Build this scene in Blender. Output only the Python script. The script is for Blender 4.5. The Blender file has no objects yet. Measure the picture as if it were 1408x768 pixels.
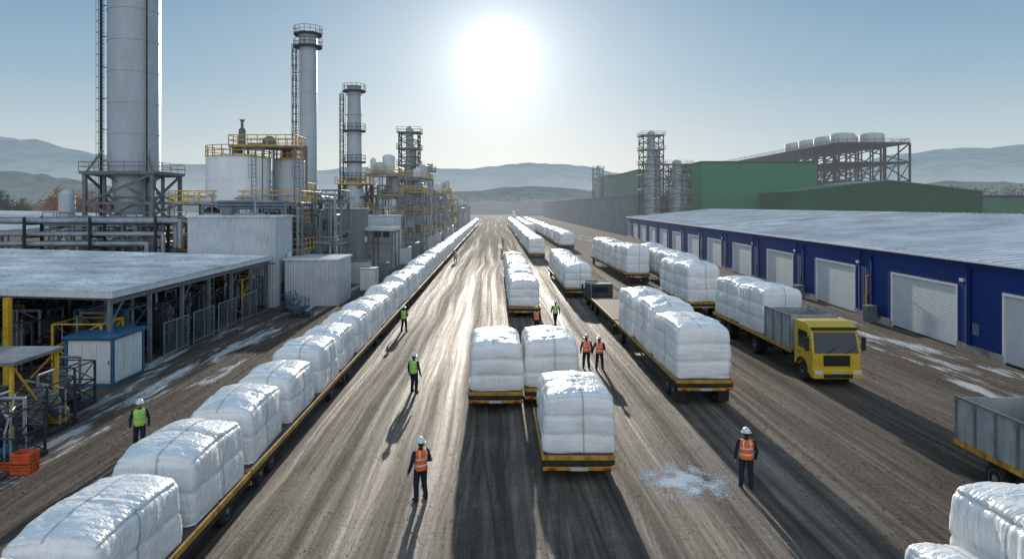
import bpy, math, random, bmesh
from mathutils import Vector, Matrix, noise
R=random.Random(7)
scn=bpy.context.scene
COL=scn.collection
SUN_EL=math.radians(12.3)
# ------------------------------------------------------------------ materials
def newmat(name):
    m=bpy.data.materials.new(name); m.use_nodes=True
    nt=m.node_tree; b=nt.nodes['Principled BSDF']
    return m,nt,b
def N(nt,t,**k):
    n=nt.nodes.new(t)
    for a,v in k.items(): setattr(n,a,v)
    return n
def math_(nt,op,a,b=None,c=None,clamp=False):
    n=N(nt,'ShaderNodeMath',operation=op); n.use_clamp=clamp
    for i,x in enumerate((a,b,c)):
        if x is None: continue
        if hasattr(x,'links'): nt.links.new(x,n.inputs[i])
        else: n.inputs[i].default_value=x
    return n.outputs[0]
def posn(nt,scale=(1,1,1),obj=False):
    if obj:
        g=N(nt,'ShaderNodeTexCoord').outputs['Object']
    else:
        g=N(nt,'ShaderNodeNewGeometry').outputs['Position']
    mp=N(nt,'ShaderNodeMapping'); mp.inputs['Scale'].default_value=scale
    nt.links.new(g,mp.inputs['Vector']); return mp.outputs[0]
def noise_(nt,vec,scale,detail=4,rough=.55):
    n=N(nt,'ShaderNodeTexNoise'); n.inputs['Scale'].default_value=scale
    n.inputs['Detail'].default_value=detail; n.inputs['Roughness'].default_value=rough
    nt.links.new(vec,n.inputs['Vector']); return n.outputs['Fac']
def ramp_(nt,fac,stops):
    r=N(nt,'ShaderNodeValToRGB'); cr=r.color_ramp
    while len(cr.elements)<len(stops): cr.elements.new(.5)
    for e,(p,c) in zip(cr.elements,stops):
        e.position=p; e.color=(*c,1) if len(c)==3 else c
    nt.links.new(fac,r.inputs[0]); return r.outputs[0]
def mix_(nt,fac,a,b,bt='MIX'):
    n=N(nt,'ShaderNodeMix',data_type='RGBA',blend_type=bt)
    for i,x in ((0,fac),(6,a),(7,b)):
        if hasattr(x,'links'): nt.links.new(x,n.inputs[i])
        else: n.inputs[i].default_value=x if i==0 else (*x,1)
    return n.outputs[2]
def bump_(nt,b,h,strength=.5,dist=.02,prev=None):
    n=N(nt,'ShaderNodeBump'); n.inputs['Distance'].default_value=dist
    if hasattr(strength,'links'): nt.links.new(strength,n.inputs['Strength'])
    else: n.inputs['Strength'].default_value=strength
    nt.links.new(h,n.inputs['Height'])
    if prev is not None: nt.links.new(prev,n.inputs['Normal'])
    nt.links.new(n.outputs[0],b.inputs['Normal']); return n.outputs[0]
def mat(name,col,rough=.6,metal=0,var=.25,scale=1.5,bump=.0,grime=.0,streak=False,ribs=None,ribd=.03,spec=.35):
    m,nt,b=newmat(name)
    p=posn(nt,(1,1,.25) if streak else (1,1,1))
    f=noise_(nt,p,scale,3,.6)
    dark=tuple(c*(1-var) for c in col); lite=tuple(min(1,c*(1+var)) for c in col)
    c=ramp_(nt,f,[(.3,dark),(.7,lite)])
    if grime>0:
        f2=noise_(nt,posn(nt,(2,2,.5)),2.3,4,.7)
        g=math_(nt,'MULTIPLY',math_(nt,'SUBTRACT',f2,.48,clamp=True),grime*5,clamp=True)
        c=mix_(nt,g,c,(.09,.07,.05))
    nt.links.new(c,b.inputs['Base Color'])
    r=math_(nt,'ADD',math_(nt,'MULTIPLY',f,.3),rough-.15,clamp=True)
    nt.links.new(r,b.inputs['Roughness'])
    b.inputs['Metallic'].default_value=metal
    b.inputs['Specular IOR Level'].default_value=spec
    pv=None
    if ribs:
        w=N(nt,'ShaderNodeTexWave',wave_type='BANDS',bands_direction=ribs[0],wave_profile='SIN')
        w.inputs['Scale'].default_value=ribs[1]
        nt.links.new(posn(nt,obj=True),w.inputs['Vector'])
        pv=bump_(nt,b,w.outputs['Fac'],1.0,ribd)
    if bump>0:
        bump_(nt,b,noise_(nt,posn(nt),scale*8,3),.6,bump,pv)
    return m
M={}
M['white']=mat('white_paint',(.70,.71,.72),.5,0,.10,1,grime=.15,streak=True)
M['tankwhite']=mat('white_tank_shell',(.82,.82,.82),.45,0,.08,.8,grime=.08,streak=True)
M['tank']=mat('galvanised_tank_shell',(.52,.54,.56),.5,.1,.15,.8,grime=.2,streak=True)
M['stack']=mat('stack_steel',(.42,.46,.50),.45,.2,.14,.5,grime=.12,streak=True)
M['tankdark']=mat('weathered_tank_steel',(.20,.22,.24),.5,.3,.2,.7,grime=.3,streak=True)
M['steel']=mat('grey_steel',(.18,.195,.21),.6,.2,.3,2,grime=.2)
M['dark']=mat('dark_steel',(.04,.045,.05),.75,0,.35,2,spec=.2)
M['pipe']=mat('pipe_cladding',(.32,.35,.38),.45,.3,.3,1.2)
M['yellow']=mat('safety_yellow',(.70,.40,.03),.55,0,.2,3,grime=.2)
M['amber']=mat('worn_amber_paint',(.54,.28,.03),.55,0,.35,2.5,grime=.8)
M['blue']=mat('blue_cladding',(.012,.040,.19),.6,0,.15,.5,grime=.03,ribs=('Y',.8),ribd=.006,spec=.15)
M['bluetrim']=mat('blue_trim',(.009,.026,.12),.6,0,.2,1,spec=.15)
M['bluepaint']=mat('blue_paint',(.03,.12,.23),.5,0,.25,2,grime=.25)
M['green']=mat('green_cladding',(.014,.175,.080),.6,0,.12,.15,ribs=('X',.5),ribd=.03,spec=.15)
M['green2']=mat('dark_green_cladding',(.010,.078,.036),.6,0,.2,.15,ribs=('X',.5),ribd=.03,spec=.15)
M['greygreen']=mat('grey_green_cladding',(.06,.17,.115),.6,0,.2,.15,spec=.15)
M['greywall']=mat('grey_cladding',(.21,.225,.24),.7,0,.2,.15,ribs=('Y',.4),ribd=.02,spec=.1)
M['corr']=mat('white_corrugated_sheet',(.55,.57,.59),.5,.0,.12,.6,grime=.2,ribs=('X',1.3),ribd=.04)
M['roof']=mat('pale_metal_roof',(.58,.61,.64),.45,.0,.25,.22,ribs=('Y',.8),ribd=.03,grime=.15,spec=.45)
M['shedroof']=mat('frosted_sheet_roof',(.68,.70,.72),.45,.0,.35,.35,ribs=('Y',.7),ribd=.03,grime=.35,spec=.45)
M['door']=mat('roller_door_white',(.66,.67,.67),.6,0,.06,.6,grime=.08,ribs=('Z',2.2),ribd=.012,spec=.2)
M['concrete']=mat('concrete',(.26,.25,.23),.85,0,.25,1,bump=.01,grime=.3)
M['rubber']=mat('tyre_rubber',(.022,.022,.022),.85,0,.4,6,grime=.3,spec=.2)
M['rim']=mat('wheel_rim',(.2,.2,.2),.6,.2,.3,5,grime=.7)
M['chassis']=mat('chassis_dark',(.035,.032,.03),.8,0,.4,3,grime=.3,spec=.2)
M['deck']=mat('deck_planks',(.10,.08,.065),.8,0,.4,3)
M['truckyellow']=mat('truck_yellow_paint',(.66,.43,.025),.38,0,.1,1.2,grime=.15,spec=.5)
M['truckgrey']=mat('truck_grey_sheet',(.36,.38,.39),.5,.1,.2,1.5,grime=.35)
M['truckdark']=mat('truck_dark_paint',(.05,.055,.06),.4,.1,.3,2,grime=.25)
M['black']=mat('black_plastic',(.025,.025,.025),.5,0,.3,4)
M['glass']=mat('window_glass',(.02,.028,.034),.12,0,.2,1,spec=.6)
M['lamp']=mat('headlamp_glass',(.65,.67,.7),.2,.1,.1,5)
M['red']=mat('tail_lamp_red',(.4,.03,.015),.3,0,.2,5,grime=.2)
M['orangecrate']=mat('orange_plastic',(.6,.10,.03),.45,0,.2,5)
M['plate']=mat('number_plate',(.5,.5,.45),.5,0,.15,5,grime=.5)
M['strap']=mat('strap_webbing',(.50,.51,.51),.6,0,.15,8)
M['skin']=mat('skin',(.42,.24,.16),.55,0,.08,12)
M['navy']=mat('navy_workwear',(.016,.022,.045),.85,0,.3,14,bump=.004)
M['hair']=mat('dark_hair',(.02,.014,.01),.7,0,.3,20)
M['helmet']=mat('white_helmet',(.78,.79,.79),.3,0,.04,4)
M['helmety']=mat('orange_helmet',(.7,.25,.04),.3,0,.04,4)
M['orange']=mat('hi_vis_orange',(.95,.17,.03),.75,0,.1,12,bump=.004,spec=.15)
M['lime']=mat('hi_vis_lime',(.38,.78,.04),.75,0,.1,12,bump=.004,spec=.15)
M['reflect']=mat('reflective_tape',(.66,.68,.68),.4,.1,.08,9)
M['boot']=mat('boots',(.02,.016,.012),.7,0,.3,10)
M['powder']=mat('white_powder',(.80,.80,.80),.9,0,.08,9)
M['stone']=mat('loose_stone',(.15,.13,.105),.9,0,.5,3)
M['bark']=mat('bark',(.09,.06,.04),.9,0,.3,6)
M['leafg']=mat('conifer_leaf',(.03,.05,.03),.8,0,.5,1)
M['leafb']=mat('autumn_leaf',(.32,.14,.05),.8,0,.4,1)
M['wood']=mat('woodland_leaf',(.025,.045,.035),.9,0,.5,.05)

def plastic():
    m,nt,b=newmat('white_plastic_wrap')
    p=posn(nt); f=noise_(nt,p,1.1,2)
    c=ramp_(nt,f,[(.3,(.80,.80,.80)),(.7,(.90,.895,.885))])
    g=noise_(nt,p,4,4,.7)
    c=mix_(nt,math_(nt,'MULTIPLY',math_(nt,'SUBTRACT',g,.62,clamp=True),1.3,clamp=True),c,(.55,.52,.48))
    nt.links.new(c,b.inputs['Base Color'])
    nt.links.new(math_(nt,'ADD',math_(nt,'MULTIPLY',f,.22),.20),b.inputs['Roughness'])
    b.inputs['Specular IOR Level'].default_value=.6
    def ridge(sc,scale,rot,pw=.7,det=1):
        mp=N(nt,'ShaderNodeMapping'); mp.inputs['Scale'].default_value=sc; mp.inputs['Rotation'].default_value=rot
        nt.links.new(p,mp.inputs['Vector'])
        n=noise_(nt,mp.outputs[0],scale,det,.45)
        return math_(nt,'POWER',math_(nt,'ABSOLUTE',math_(nt,'SUBTRACT',n,.5)),pw)
    a=ridge((1,1,.16),5,(.15,.1,.5)); d=ridge((.14,1.2,1),3.6,(.1,.2,-.3)); e=ridge((1.2,.22,1),9,(.5,.2,.3),.8)
    s=math_(nt,'ADD',a,math_(nt,'MULTIPLY',d,.8))
    pv=bump_(nt,b,s,.7,.055)
    bump_(nt,b,e,.6,.022,pv)
    return m
M['wrap']=plastic()

def yard():
    m,nt,b=newmat('yard_dirt_asphalt')
    g=N(nt,'ShaderNodeNewGeometry').outputs['Position']
    sx=N(nt,'ShaderNodeSeparateXYZ'); nt.links.new(g,sx.inputs[0]); X,Y=sx.outputs[0],sx.outputs[1]
    wn=noise_(nt,posn(nt,(.05,.02,1)),1,2)
    Xw=math_(nt,'ADD',X,math_(nt,'MULTIPLY',wn,2.5))
    def track(sx_,sy_,det=4,ro=.6,off=0):
        cb=N(nt,'ShaderNodeCombineXYZ'); nt.links.new(math_(nt,'MULTIPLY',Xw,sx_),cb.inputs[0]); nt.links.new(math_(nt,'MULTIPLY',Y,sy_),cb.inputs[1]); cb.inputs[2].default_value=off
        return noise_(nt,cb.outputs[0],1,det,ro)
    t1=track(.8,.010,3,.6); t2=track(4.5,.035,4,.75,3.3)
    def ruts(freq,amp,width,off,brs):
        wn2=noise_(nt,posn(nt,(.02,.03,1)),1,1)
        Xr=math_(nt,'ADD',math_(nt,'ADD',X,off),math_(nt,'MULTIPLY',wn2,amp))
        cb=N(nt,'ShaderNodeCombineXYZ'); nt.links.new(math_(nt,'MULTIPLY',Xr,freq),cb.inputs[0]); nt.links.new(math_(nt,'MULTIPLY',Y,.014),cb.inputs[1]); cb.inputs[2].default_value=off
        rg=math_(nt,'ABSOLUTE',math_(nt,'SUBTRACT',noise_(nt,cb.outputs[0],1,1,.5),.5))
        rut=math_(nt,'SUBTRACT',1,math_(nt,'MULTIPLY',rg,width,clamp=True))
        brk=noise_(nt,posn(nt,(.6,.08,1)),brs,2)
        return math_(nt,'MULTIPLY',rut,math_(nt,'MULTIPLY',math_(nt,'SUBTRACT',brk,.36,clamp=True),6,clamp=True))
    r1=ruts(1.5,5,9,0,1); r2=ruts(3.4,-7,8,11.3,1.4)
    rut=math_(nt,'MAXIMUM',r1,math_(nt,'MULTIPLY',r2,.8))
    iso=noise_(nt,posn(nt),.3,5,.7); fine=noise_(nt,posn(nt),6,5,.85); gr=noise_(nt,posn(nt),32,2,.85)
    v=math_(nt,'ADD',math_(nt,'MULTIPLY',t1,.36),math_(nt,'MULTIPLY',t2,.34))
    v=math_(nt,'ADD',v,math_(nt,'MULTIPLY',iso,.30))
    v=math_(nt,'ADD',v,math_(nt,'MULTIPLY',math_(nt,'SUBTRACT',fine,.5),.36))
    v=math_(nt,'ADD',v,math_(nt,'MULTIPLY',math_(nt,'SUBTRACT',gr,.5),.22))
    c=ramp_(nt,v,[(.36,(.06,.046,.037)),(.45,(.14,.112,.09)),(.53,(.235,.195,.158)),(.64,(.40,.345,.285))])
    side=math_(nt,'MAXIMUM',math_(nt,'MULTIPLY',math_(nt,'SUBTRACT',X,9),.2,clamp=True),math_(nt,'MULTIPLY',math_(nt,'SUBTRACT',-9.5,X),.4,clamp=True))
    soil=ramp_(nt,math_(nt,'ADD',math_(nt,'MULTIPLY',fine,.6),math_(nt,'MULTIPLY',t2,.4)),[(.38,(.048,.036,.028)),(.62,(.20,.155,.12))])
    c=mix_(nt,math_(nt,'MULTIPLY',side,.72),c,soil)
    rd=math_(nt,'MULTIPLY',rut,math_(nt,'ADD',.38,math_(nt,'MULTIPLY',fine,.6)))
    c=mix_(nt,rd,c,(.040,.031,.025))
    def band(lo,hi,w):
        a=math_(nt,'MULTIPLY',math_(nt,'SUBTRACT',X,lo),1/w,clamp=True)
        d=math_(nt,'MULTIPLY',math_(nt,'SUBTRACT',hi,X),1/w,clamp=True)
        return math_(nt,'MINIMUM',a,d)
    zones=math_(nt,'MAXIMUM',band(-23,-12,2.8),math_(nt,'MULTIPLY',band(20,31,3),.97))
    sn=noise_(nt,posn(nt,(1,.13,1)),.75,7,.7)
    snow=math_(nt,'MULTIPLY',math_(nt,'SUBTRACT',math_(nt,'MULTIPLY',sn,zones),.515),14,clamp=True)
    c=mix_(nt,math_(nt,'MULTIPLY',snow,.85),c,(.72,.74,.76))
    # base colour darkened far down the yard to hold back sun glare
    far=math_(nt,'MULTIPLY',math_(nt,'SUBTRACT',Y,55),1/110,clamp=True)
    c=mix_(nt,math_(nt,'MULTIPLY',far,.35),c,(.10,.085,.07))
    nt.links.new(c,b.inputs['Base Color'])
    r=math_(nt,'ADD',math_(nt,'MULTIPLY',math_(nt,'SUBTRACT',.5,t1),1.0),math_(nt,'ADD',math_(nt,'MULTIPLY',side,.2),.70))
    r=math_(nt,'SUBTRACT',r,math_(nt,'MULTIPLY',math_(nt,'SUBTRACT',t2,.5),.5))
    r=math_(nt,'ADD',math_(nt,'MAXIMUM',r,.52),math_(nt,'MULTIPLY',far,.3),clamp=True); nt.links.new(r,b.inputs['Roughness'])
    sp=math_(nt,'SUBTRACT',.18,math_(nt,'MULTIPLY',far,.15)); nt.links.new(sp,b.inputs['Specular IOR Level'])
    b.inputs['Specular Tint'].default_value=(1,.92,.82,1)
    fade=math_(nt,'SUBTRACT',1,math_(nt,'MULTIPLY',far,.85))
    h=math_(nt,'SUBTRACT',math_(nt,'MULTIPLY',t2,.8),math_(nt,'MULTIPLY',rut,.6))
    pv=bump_(nt,b,h,math_(nt,'MULTIPLY',fade,.9),.10)
    h2=math_(nt,'ADD',fine,math_(nt,'MULTIPLY',gr,.4))
    bump_(nt,b,h2,math_(nt,'MULTIPLY',fade,fade),.08,pv)
    return m
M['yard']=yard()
M['field']=mat('field_ground',(.10,.105,.07),.95,0,.4,.02,spec=.03)
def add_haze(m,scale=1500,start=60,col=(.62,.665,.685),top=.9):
    """aerial perspective: haze painted as emission into the material, keyed to world position"""
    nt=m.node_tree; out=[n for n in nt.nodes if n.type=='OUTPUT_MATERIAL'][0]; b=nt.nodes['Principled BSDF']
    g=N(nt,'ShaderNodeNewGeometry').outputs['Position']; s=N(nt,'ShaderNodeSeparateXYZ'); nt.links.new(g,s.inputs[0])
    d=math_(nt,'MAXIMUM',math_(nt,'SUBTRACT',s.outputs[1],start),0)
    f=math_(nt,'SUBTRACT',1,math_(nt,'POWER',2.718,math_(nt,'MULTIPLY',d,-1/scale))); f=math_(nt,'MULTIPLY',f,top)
    e=N(nt,'ShaderNodeEmission'); e.inputs[0].default_value=(*col,1); e.inputs[1].default_value=1  # painted haze: pale glow laid over the surface, stronger with distance
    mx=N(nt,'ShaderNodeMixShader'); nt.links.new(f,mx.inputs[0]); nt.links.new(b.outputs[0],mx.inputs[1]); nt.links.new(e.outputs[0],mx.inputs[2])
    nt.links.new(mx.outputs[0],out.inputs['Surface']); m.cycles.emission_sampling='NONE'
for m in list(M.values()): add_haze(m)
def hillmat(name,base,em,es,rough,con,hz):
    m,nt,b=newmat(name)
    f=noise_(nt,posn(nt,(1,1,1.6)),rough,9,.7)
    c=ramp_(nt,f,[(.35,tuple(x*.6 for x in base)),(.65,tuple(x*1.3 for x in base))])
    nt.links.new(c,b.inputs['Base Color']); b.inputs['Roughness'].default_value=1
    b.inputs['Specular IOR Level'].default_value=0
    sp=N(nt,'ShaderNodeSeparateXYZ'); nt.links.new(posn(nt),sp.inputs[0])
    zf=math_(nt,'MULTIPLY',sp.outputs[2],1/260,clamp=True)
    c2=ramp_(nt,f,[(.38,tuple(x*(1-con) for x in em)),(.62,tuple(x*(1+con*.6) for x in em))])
    c2=mix_(nt,zf,mix_(nt,hz,c2,(.62,.67,.70)),c2)  # haze painted into the hill's emission colour, paler towards the foot
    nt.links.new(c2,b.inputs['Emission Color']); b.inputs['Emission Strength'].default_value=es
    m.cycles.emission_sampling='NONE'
    return m
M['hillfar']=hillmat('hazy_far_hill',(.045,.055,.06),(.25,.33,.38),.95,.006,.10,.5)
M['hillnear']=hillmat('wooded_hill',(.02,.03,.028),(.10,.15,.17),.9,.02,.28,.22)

# ------------------------------------------------------------------ mesh builder
class MB:
    def __init__(s): s.v=[];s.f=[];s.m=[];s.s=[]
    def add(s,vs,fs,m=0,sm=False):
        o=len(s.v); s.v+= [tuple(v) for v in vs]
        for f in fs: s.f.append(tuple(i+o for i in f)); s.m.append(m); s.s.append(sm)
        return s
    def box(s,x0,x1,y0,y1,z0,z1,m=0):
        v=[(x0,y0,z0),(x1,y0,z0),(x1,y1,z0),(x0,y1,z0),(x0,y0,z1),(x1,y0,z1),(x1,y1,z1),(x0,y1,z1)]
        return s.add(v,[(0,3,2,1),(4,5,6,7),(0,1,5,4),(1,2,6,5),(2,3,7,6),(3,0,4,7)],m)
    def frame(s,p,q):
        d=(Vector(q)-Vector(p)); L=d.length; d=d/L if L else Vector((0,0,1))
        up=Vector((0,0,1)) if abs(d.z)<.95 else Vector((0,1,0))
        a=d.cross(up).normalized(); b=a.cross(d).normalized()
        return a,b
    def beam(s,p,q,w,h=None,m=0):
        h=h or w; a,b=s.frame(p,q); p=Vector(p);q=Vector(q); v=[]
        for c in (p,q):
            for i,j in ((-1,-1),(1,-1),(1,1),(-1,1)): v.append(c+a*i*w/2+b*j*h/2)
        return s.add(v,[(0,1,2,3),(7,6,5,4),(0,4,5,1),(1,5,6,2),(2,6,7,3),(3,7,4,0)],m)
    def tube(s,p,q,r,r2=None,n=10,m=0,cap=True):
        r2=r if r2 is None else r2; a,b=s.frame(p,q); p=Vector(p);q=Vector(q); v=[]
        for c,rr in ((p,r),(q,r2)):
            for i in range(n):
                t=2*math.pi*i/n; v.append(c+a*math.cos(t)*rr+b*math.sin(t)*rr)
        s.add(v,[(i,i+n,(i+1)%n+n,(i+1)%n) for i in range(n)],m,True)
        if cap:
            s.add(v[:n],[tuple(range(n))],m); s.add(v[n:],[tuple(range(n))[::-1]],m)
        return s
    def path(s,pts,r,n=8,m=0):
        for a,b in zip(pts,pts[1:]): s.tube(a,b,r,n=n,m=m)
        for p in pts[1:-1]: s.ball(p,r*1.05,5,m)
        return s
    def ball(s,c,r,n=8,m=0,sc=(1,1,1)):
        v=[];f=[];k=n*2
        for i in range(n+1):
            ph=math.pi*i/n
            for j in range(k):
                t=2*math.pi*j/k
                v.append((c[0]+r*sc[0]*math.sin(ph)*math.cos(t),c[1]+r*sc[1]*math.sin(ph)*math.sin(t),c[2]+r*sc[2]*math.cos(ph)))
        for i in range(n):
            for j in range(k): f.append((i*k+j,(i+1)*k+j,(i+1)*k+(j+1)%k,i*k+(j+1)%k))
        return s.add(v,f,m,True)
    def lathe(s,cx,cy,prof,n=32,m=0,cap=True,axis='z'):
        def ring(r,z):
            o=[]
            for j in range(n):
                t=2*math.pi*j/n
                o.append((cx+r*math.cos(t),cy+r*math.sin(t),z) if axis=='z' else (z,cx+r*math.cos(t),cy+r*math.sin(t)))
            return o
        for a,b in zip(prof,prof[1:]):
            v=ring(*a)+ring(*b)
            s.add(v,[(j,(j+1)%n,n+(j+1)%n,n+j) for j in range(n)],m,True)
        if cap:
            s.add(ring(*prof[0]),[tuple(range(n))[::-1]],m); s.add(ring(*prof[-1]),[tuple(range(n))],m)
        return s
    def prism(s,poly,x0,x1,m=0):
        n=len(poly); v=[(x0,y,z) for y,z in poly]+[(x1,y,z) for y,z in poly]
        s.add(v,[tuple(range(n)),tuple(range(n,2*n))[::-1]]+[(i,i+n,(i+1)%n+n,(i+1)%n) for i in range(n)],m); return s
    def rail(s,pts,h=1.1,sp=1.6,r=.035,m=0,closed=False):
        P=[Vector(p) for p in pts]
        if closed: P.append(P[0])
        for a,b in zip(P,P[1:]):
            L=(b-a).length; n=max(1,int(L/sp))
            for hh in (h,h*.55): s.tube(a+Vector((0,0,hh)),b+Vector((0,0,hh)),r,n=5,m=m,cap=False)
            s.beam(a+Vector((0,0,.06)),b+Vector((0,0,.06)),.02,.12,m)
            for i in range(n+1):
                c=a.lerp(b,i/n); s.tube(c,c+Vector((0,0,h)),r,n=5,m=m,cap=False)
        return s
    def lattice(s,x0,x1,y0,y1,z0,z1,bays,w=.18,m=0,br=.5):
        C=[(x0,y0),(x1,y0),(x1,y1),(x0,y1)]
        for c in C: s.beam((*c,z0),(*c,z1),w,m=m)
        for i in range(bays+1):
            z=z0+(z1-z0)*i/bays
            for a,b in zip(C,C[1:]+C[:1]):
                if i>0: s.beam((*a,z),(*b,z),w*.7,m=m)
                if i<bays:
                    zz=z0+(z1-z0)*(i+1)/bays
                    if i%2: s.beam((*a,z),(*b,zz),w*br,m=m)
                    else: s.beam((*b,z),(*a,zz),w*br,m=m)
        return s
    def ladder(s,x,y,z0,z1,m=0,cage=True):
        for dx in (-.22,.22): s.tube((x+dx,y,z0),(x+dx,y,z1),.03,n=4,m=m,cap=False)
        z=z0
        while z<z1: s.tube((x-.22,y,z),(x+.22,y,z),.02,n=4,m=m,cap=False); z+=.4
        if cage:
            z=z0+2.4
            while z<z1:
                for a,b in (((-.35,0),(-.35,-.5)),((-.35,-.5),(.35,-.5)),((.35,-.5),(.35,0))): s.beam((x+a[0],y+a[1],z),(x+b[0],y+b[1],z),.03,m=m)
                z+=1.2
            for dx in (-.35,.35): s.beam((x+dx,y-.5,z0+2.4),(x+dx,y-.5,z1),.03,m=m)
        return s
    def mesh(s,name,mats):
        me=bpy.data.meshes.new(name); me.from_pydata(s.v,[],s.f)
        for mm in mats: me.materials.append(M[mm] if isinstance(mm,str) else mm)
        me.polygons.foreach_set('material_index',s.m); me.polygons.foreach_set('use_smooth',s.s); me.update()
        return me
    def obj(s,name,parent,mats,bevel=0,label=None):
        if isinstance(mats,str): mats=[mats]
        o=bpy.data.objects.new(name,s.mesh(name,mats)); COL.objects.link(o)
        if parent: o.parent=parent
        if bevel:
            b=o.modifiers.new('b','BEVEL'); b.width=bevel; b.segments=2; b.limit_method='ANGLE'
        if label: o['label']=label
        return o
def thing(name,label,cat,loc=(0,0,0),rz=0,group=None):
    o=bpy.data.objects.new(name,None); o.empty_display_size=.3; COL.objects.link(o)
    o.location=loc; o.rotation_euler[2]=rz; o['label']=label; o['category']=cat
    if group: o['group']=group
    return o
def structure(o): o['kind']='structure'; return o

# ------------------------------------------------------------------ ground, hills
g=MB(); g.add([(-6000,-300,-.004),(6000,-300,-.004),(6000,9000,-.004),(-6000,9000,-.004)],[(0,1,2,3)])
structure(g.obj('ground',None,'field'))
g=MB(); g.add([(-140,-40,0),(160,-40,0),(160,620,0),(-140,620,0)],[(0,1,2,3)])
structure(g.obj('yard_road',None,'yard'))
F=938.7;H=9.0
def hill(name,D,depth,prof,matn,rough,seed,nx=160,ny=14,jag=.05):
    px0,px1=prof[0][0],prof[-1][0]; v=[];f=[]
    for j in range(ny+1):
        t=j/ny
        for i in range(nx+1):
            px=px0+(px1-px0)*i/nx
            for a,b in zip(prof,prof[1:]):
                if a[0]<=px<=b[0]:
                    u=(px-a[0])/(b[0]-a[0]); u=u*u*(3-2*u); py=a[1]+(b[1]-a[1])*u; break
            Z=9+(283-py)*D/F; X=(px-680)*D/F; Y=D-depth*(1-t)
            fall=math.sin(t*math.pi/2)
            n=noise.fractal(Vector((X/rough+seed,Y/rough*1.0,seed)),1.0,2.0,6)
            z=Z*fall+n*Z*.12*fall if t<1 else Z+n*Z*jag
            v.append((X,Y,z-3 if j==0 else z))
    for j in range(ny):
        for i in range(nx): a=j*(nx+1)+i; f.append((a,a+1,a+nx+2,a+nx+1))
    m=MB(); m.add(v,f,0,True); o=m.obj(name,None,matn); structure(o)
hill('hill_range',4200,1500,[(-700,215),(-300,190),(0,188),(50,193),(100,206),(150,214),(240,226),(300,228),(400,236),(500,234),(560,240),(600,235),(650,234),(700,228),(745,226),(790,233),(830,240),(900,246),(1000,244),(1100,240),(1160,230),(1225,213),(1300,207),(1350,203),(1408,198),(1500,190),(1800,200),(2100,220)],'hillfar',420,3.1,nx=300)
hill('wooded_hill',2100,800,[(-700,236),(0,236),(40,240),(100,247),(135,255),(200,263),(300,270),(500,270),(600,266),(660,262),(720,257),(780,261),(850,268),(1000,270),(1150,262),(1225,256),(1300,251),(1408,254),(1700,240),(2100,250)],'hillnear',120,8.7,nx=700,jag=.12)

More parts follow.
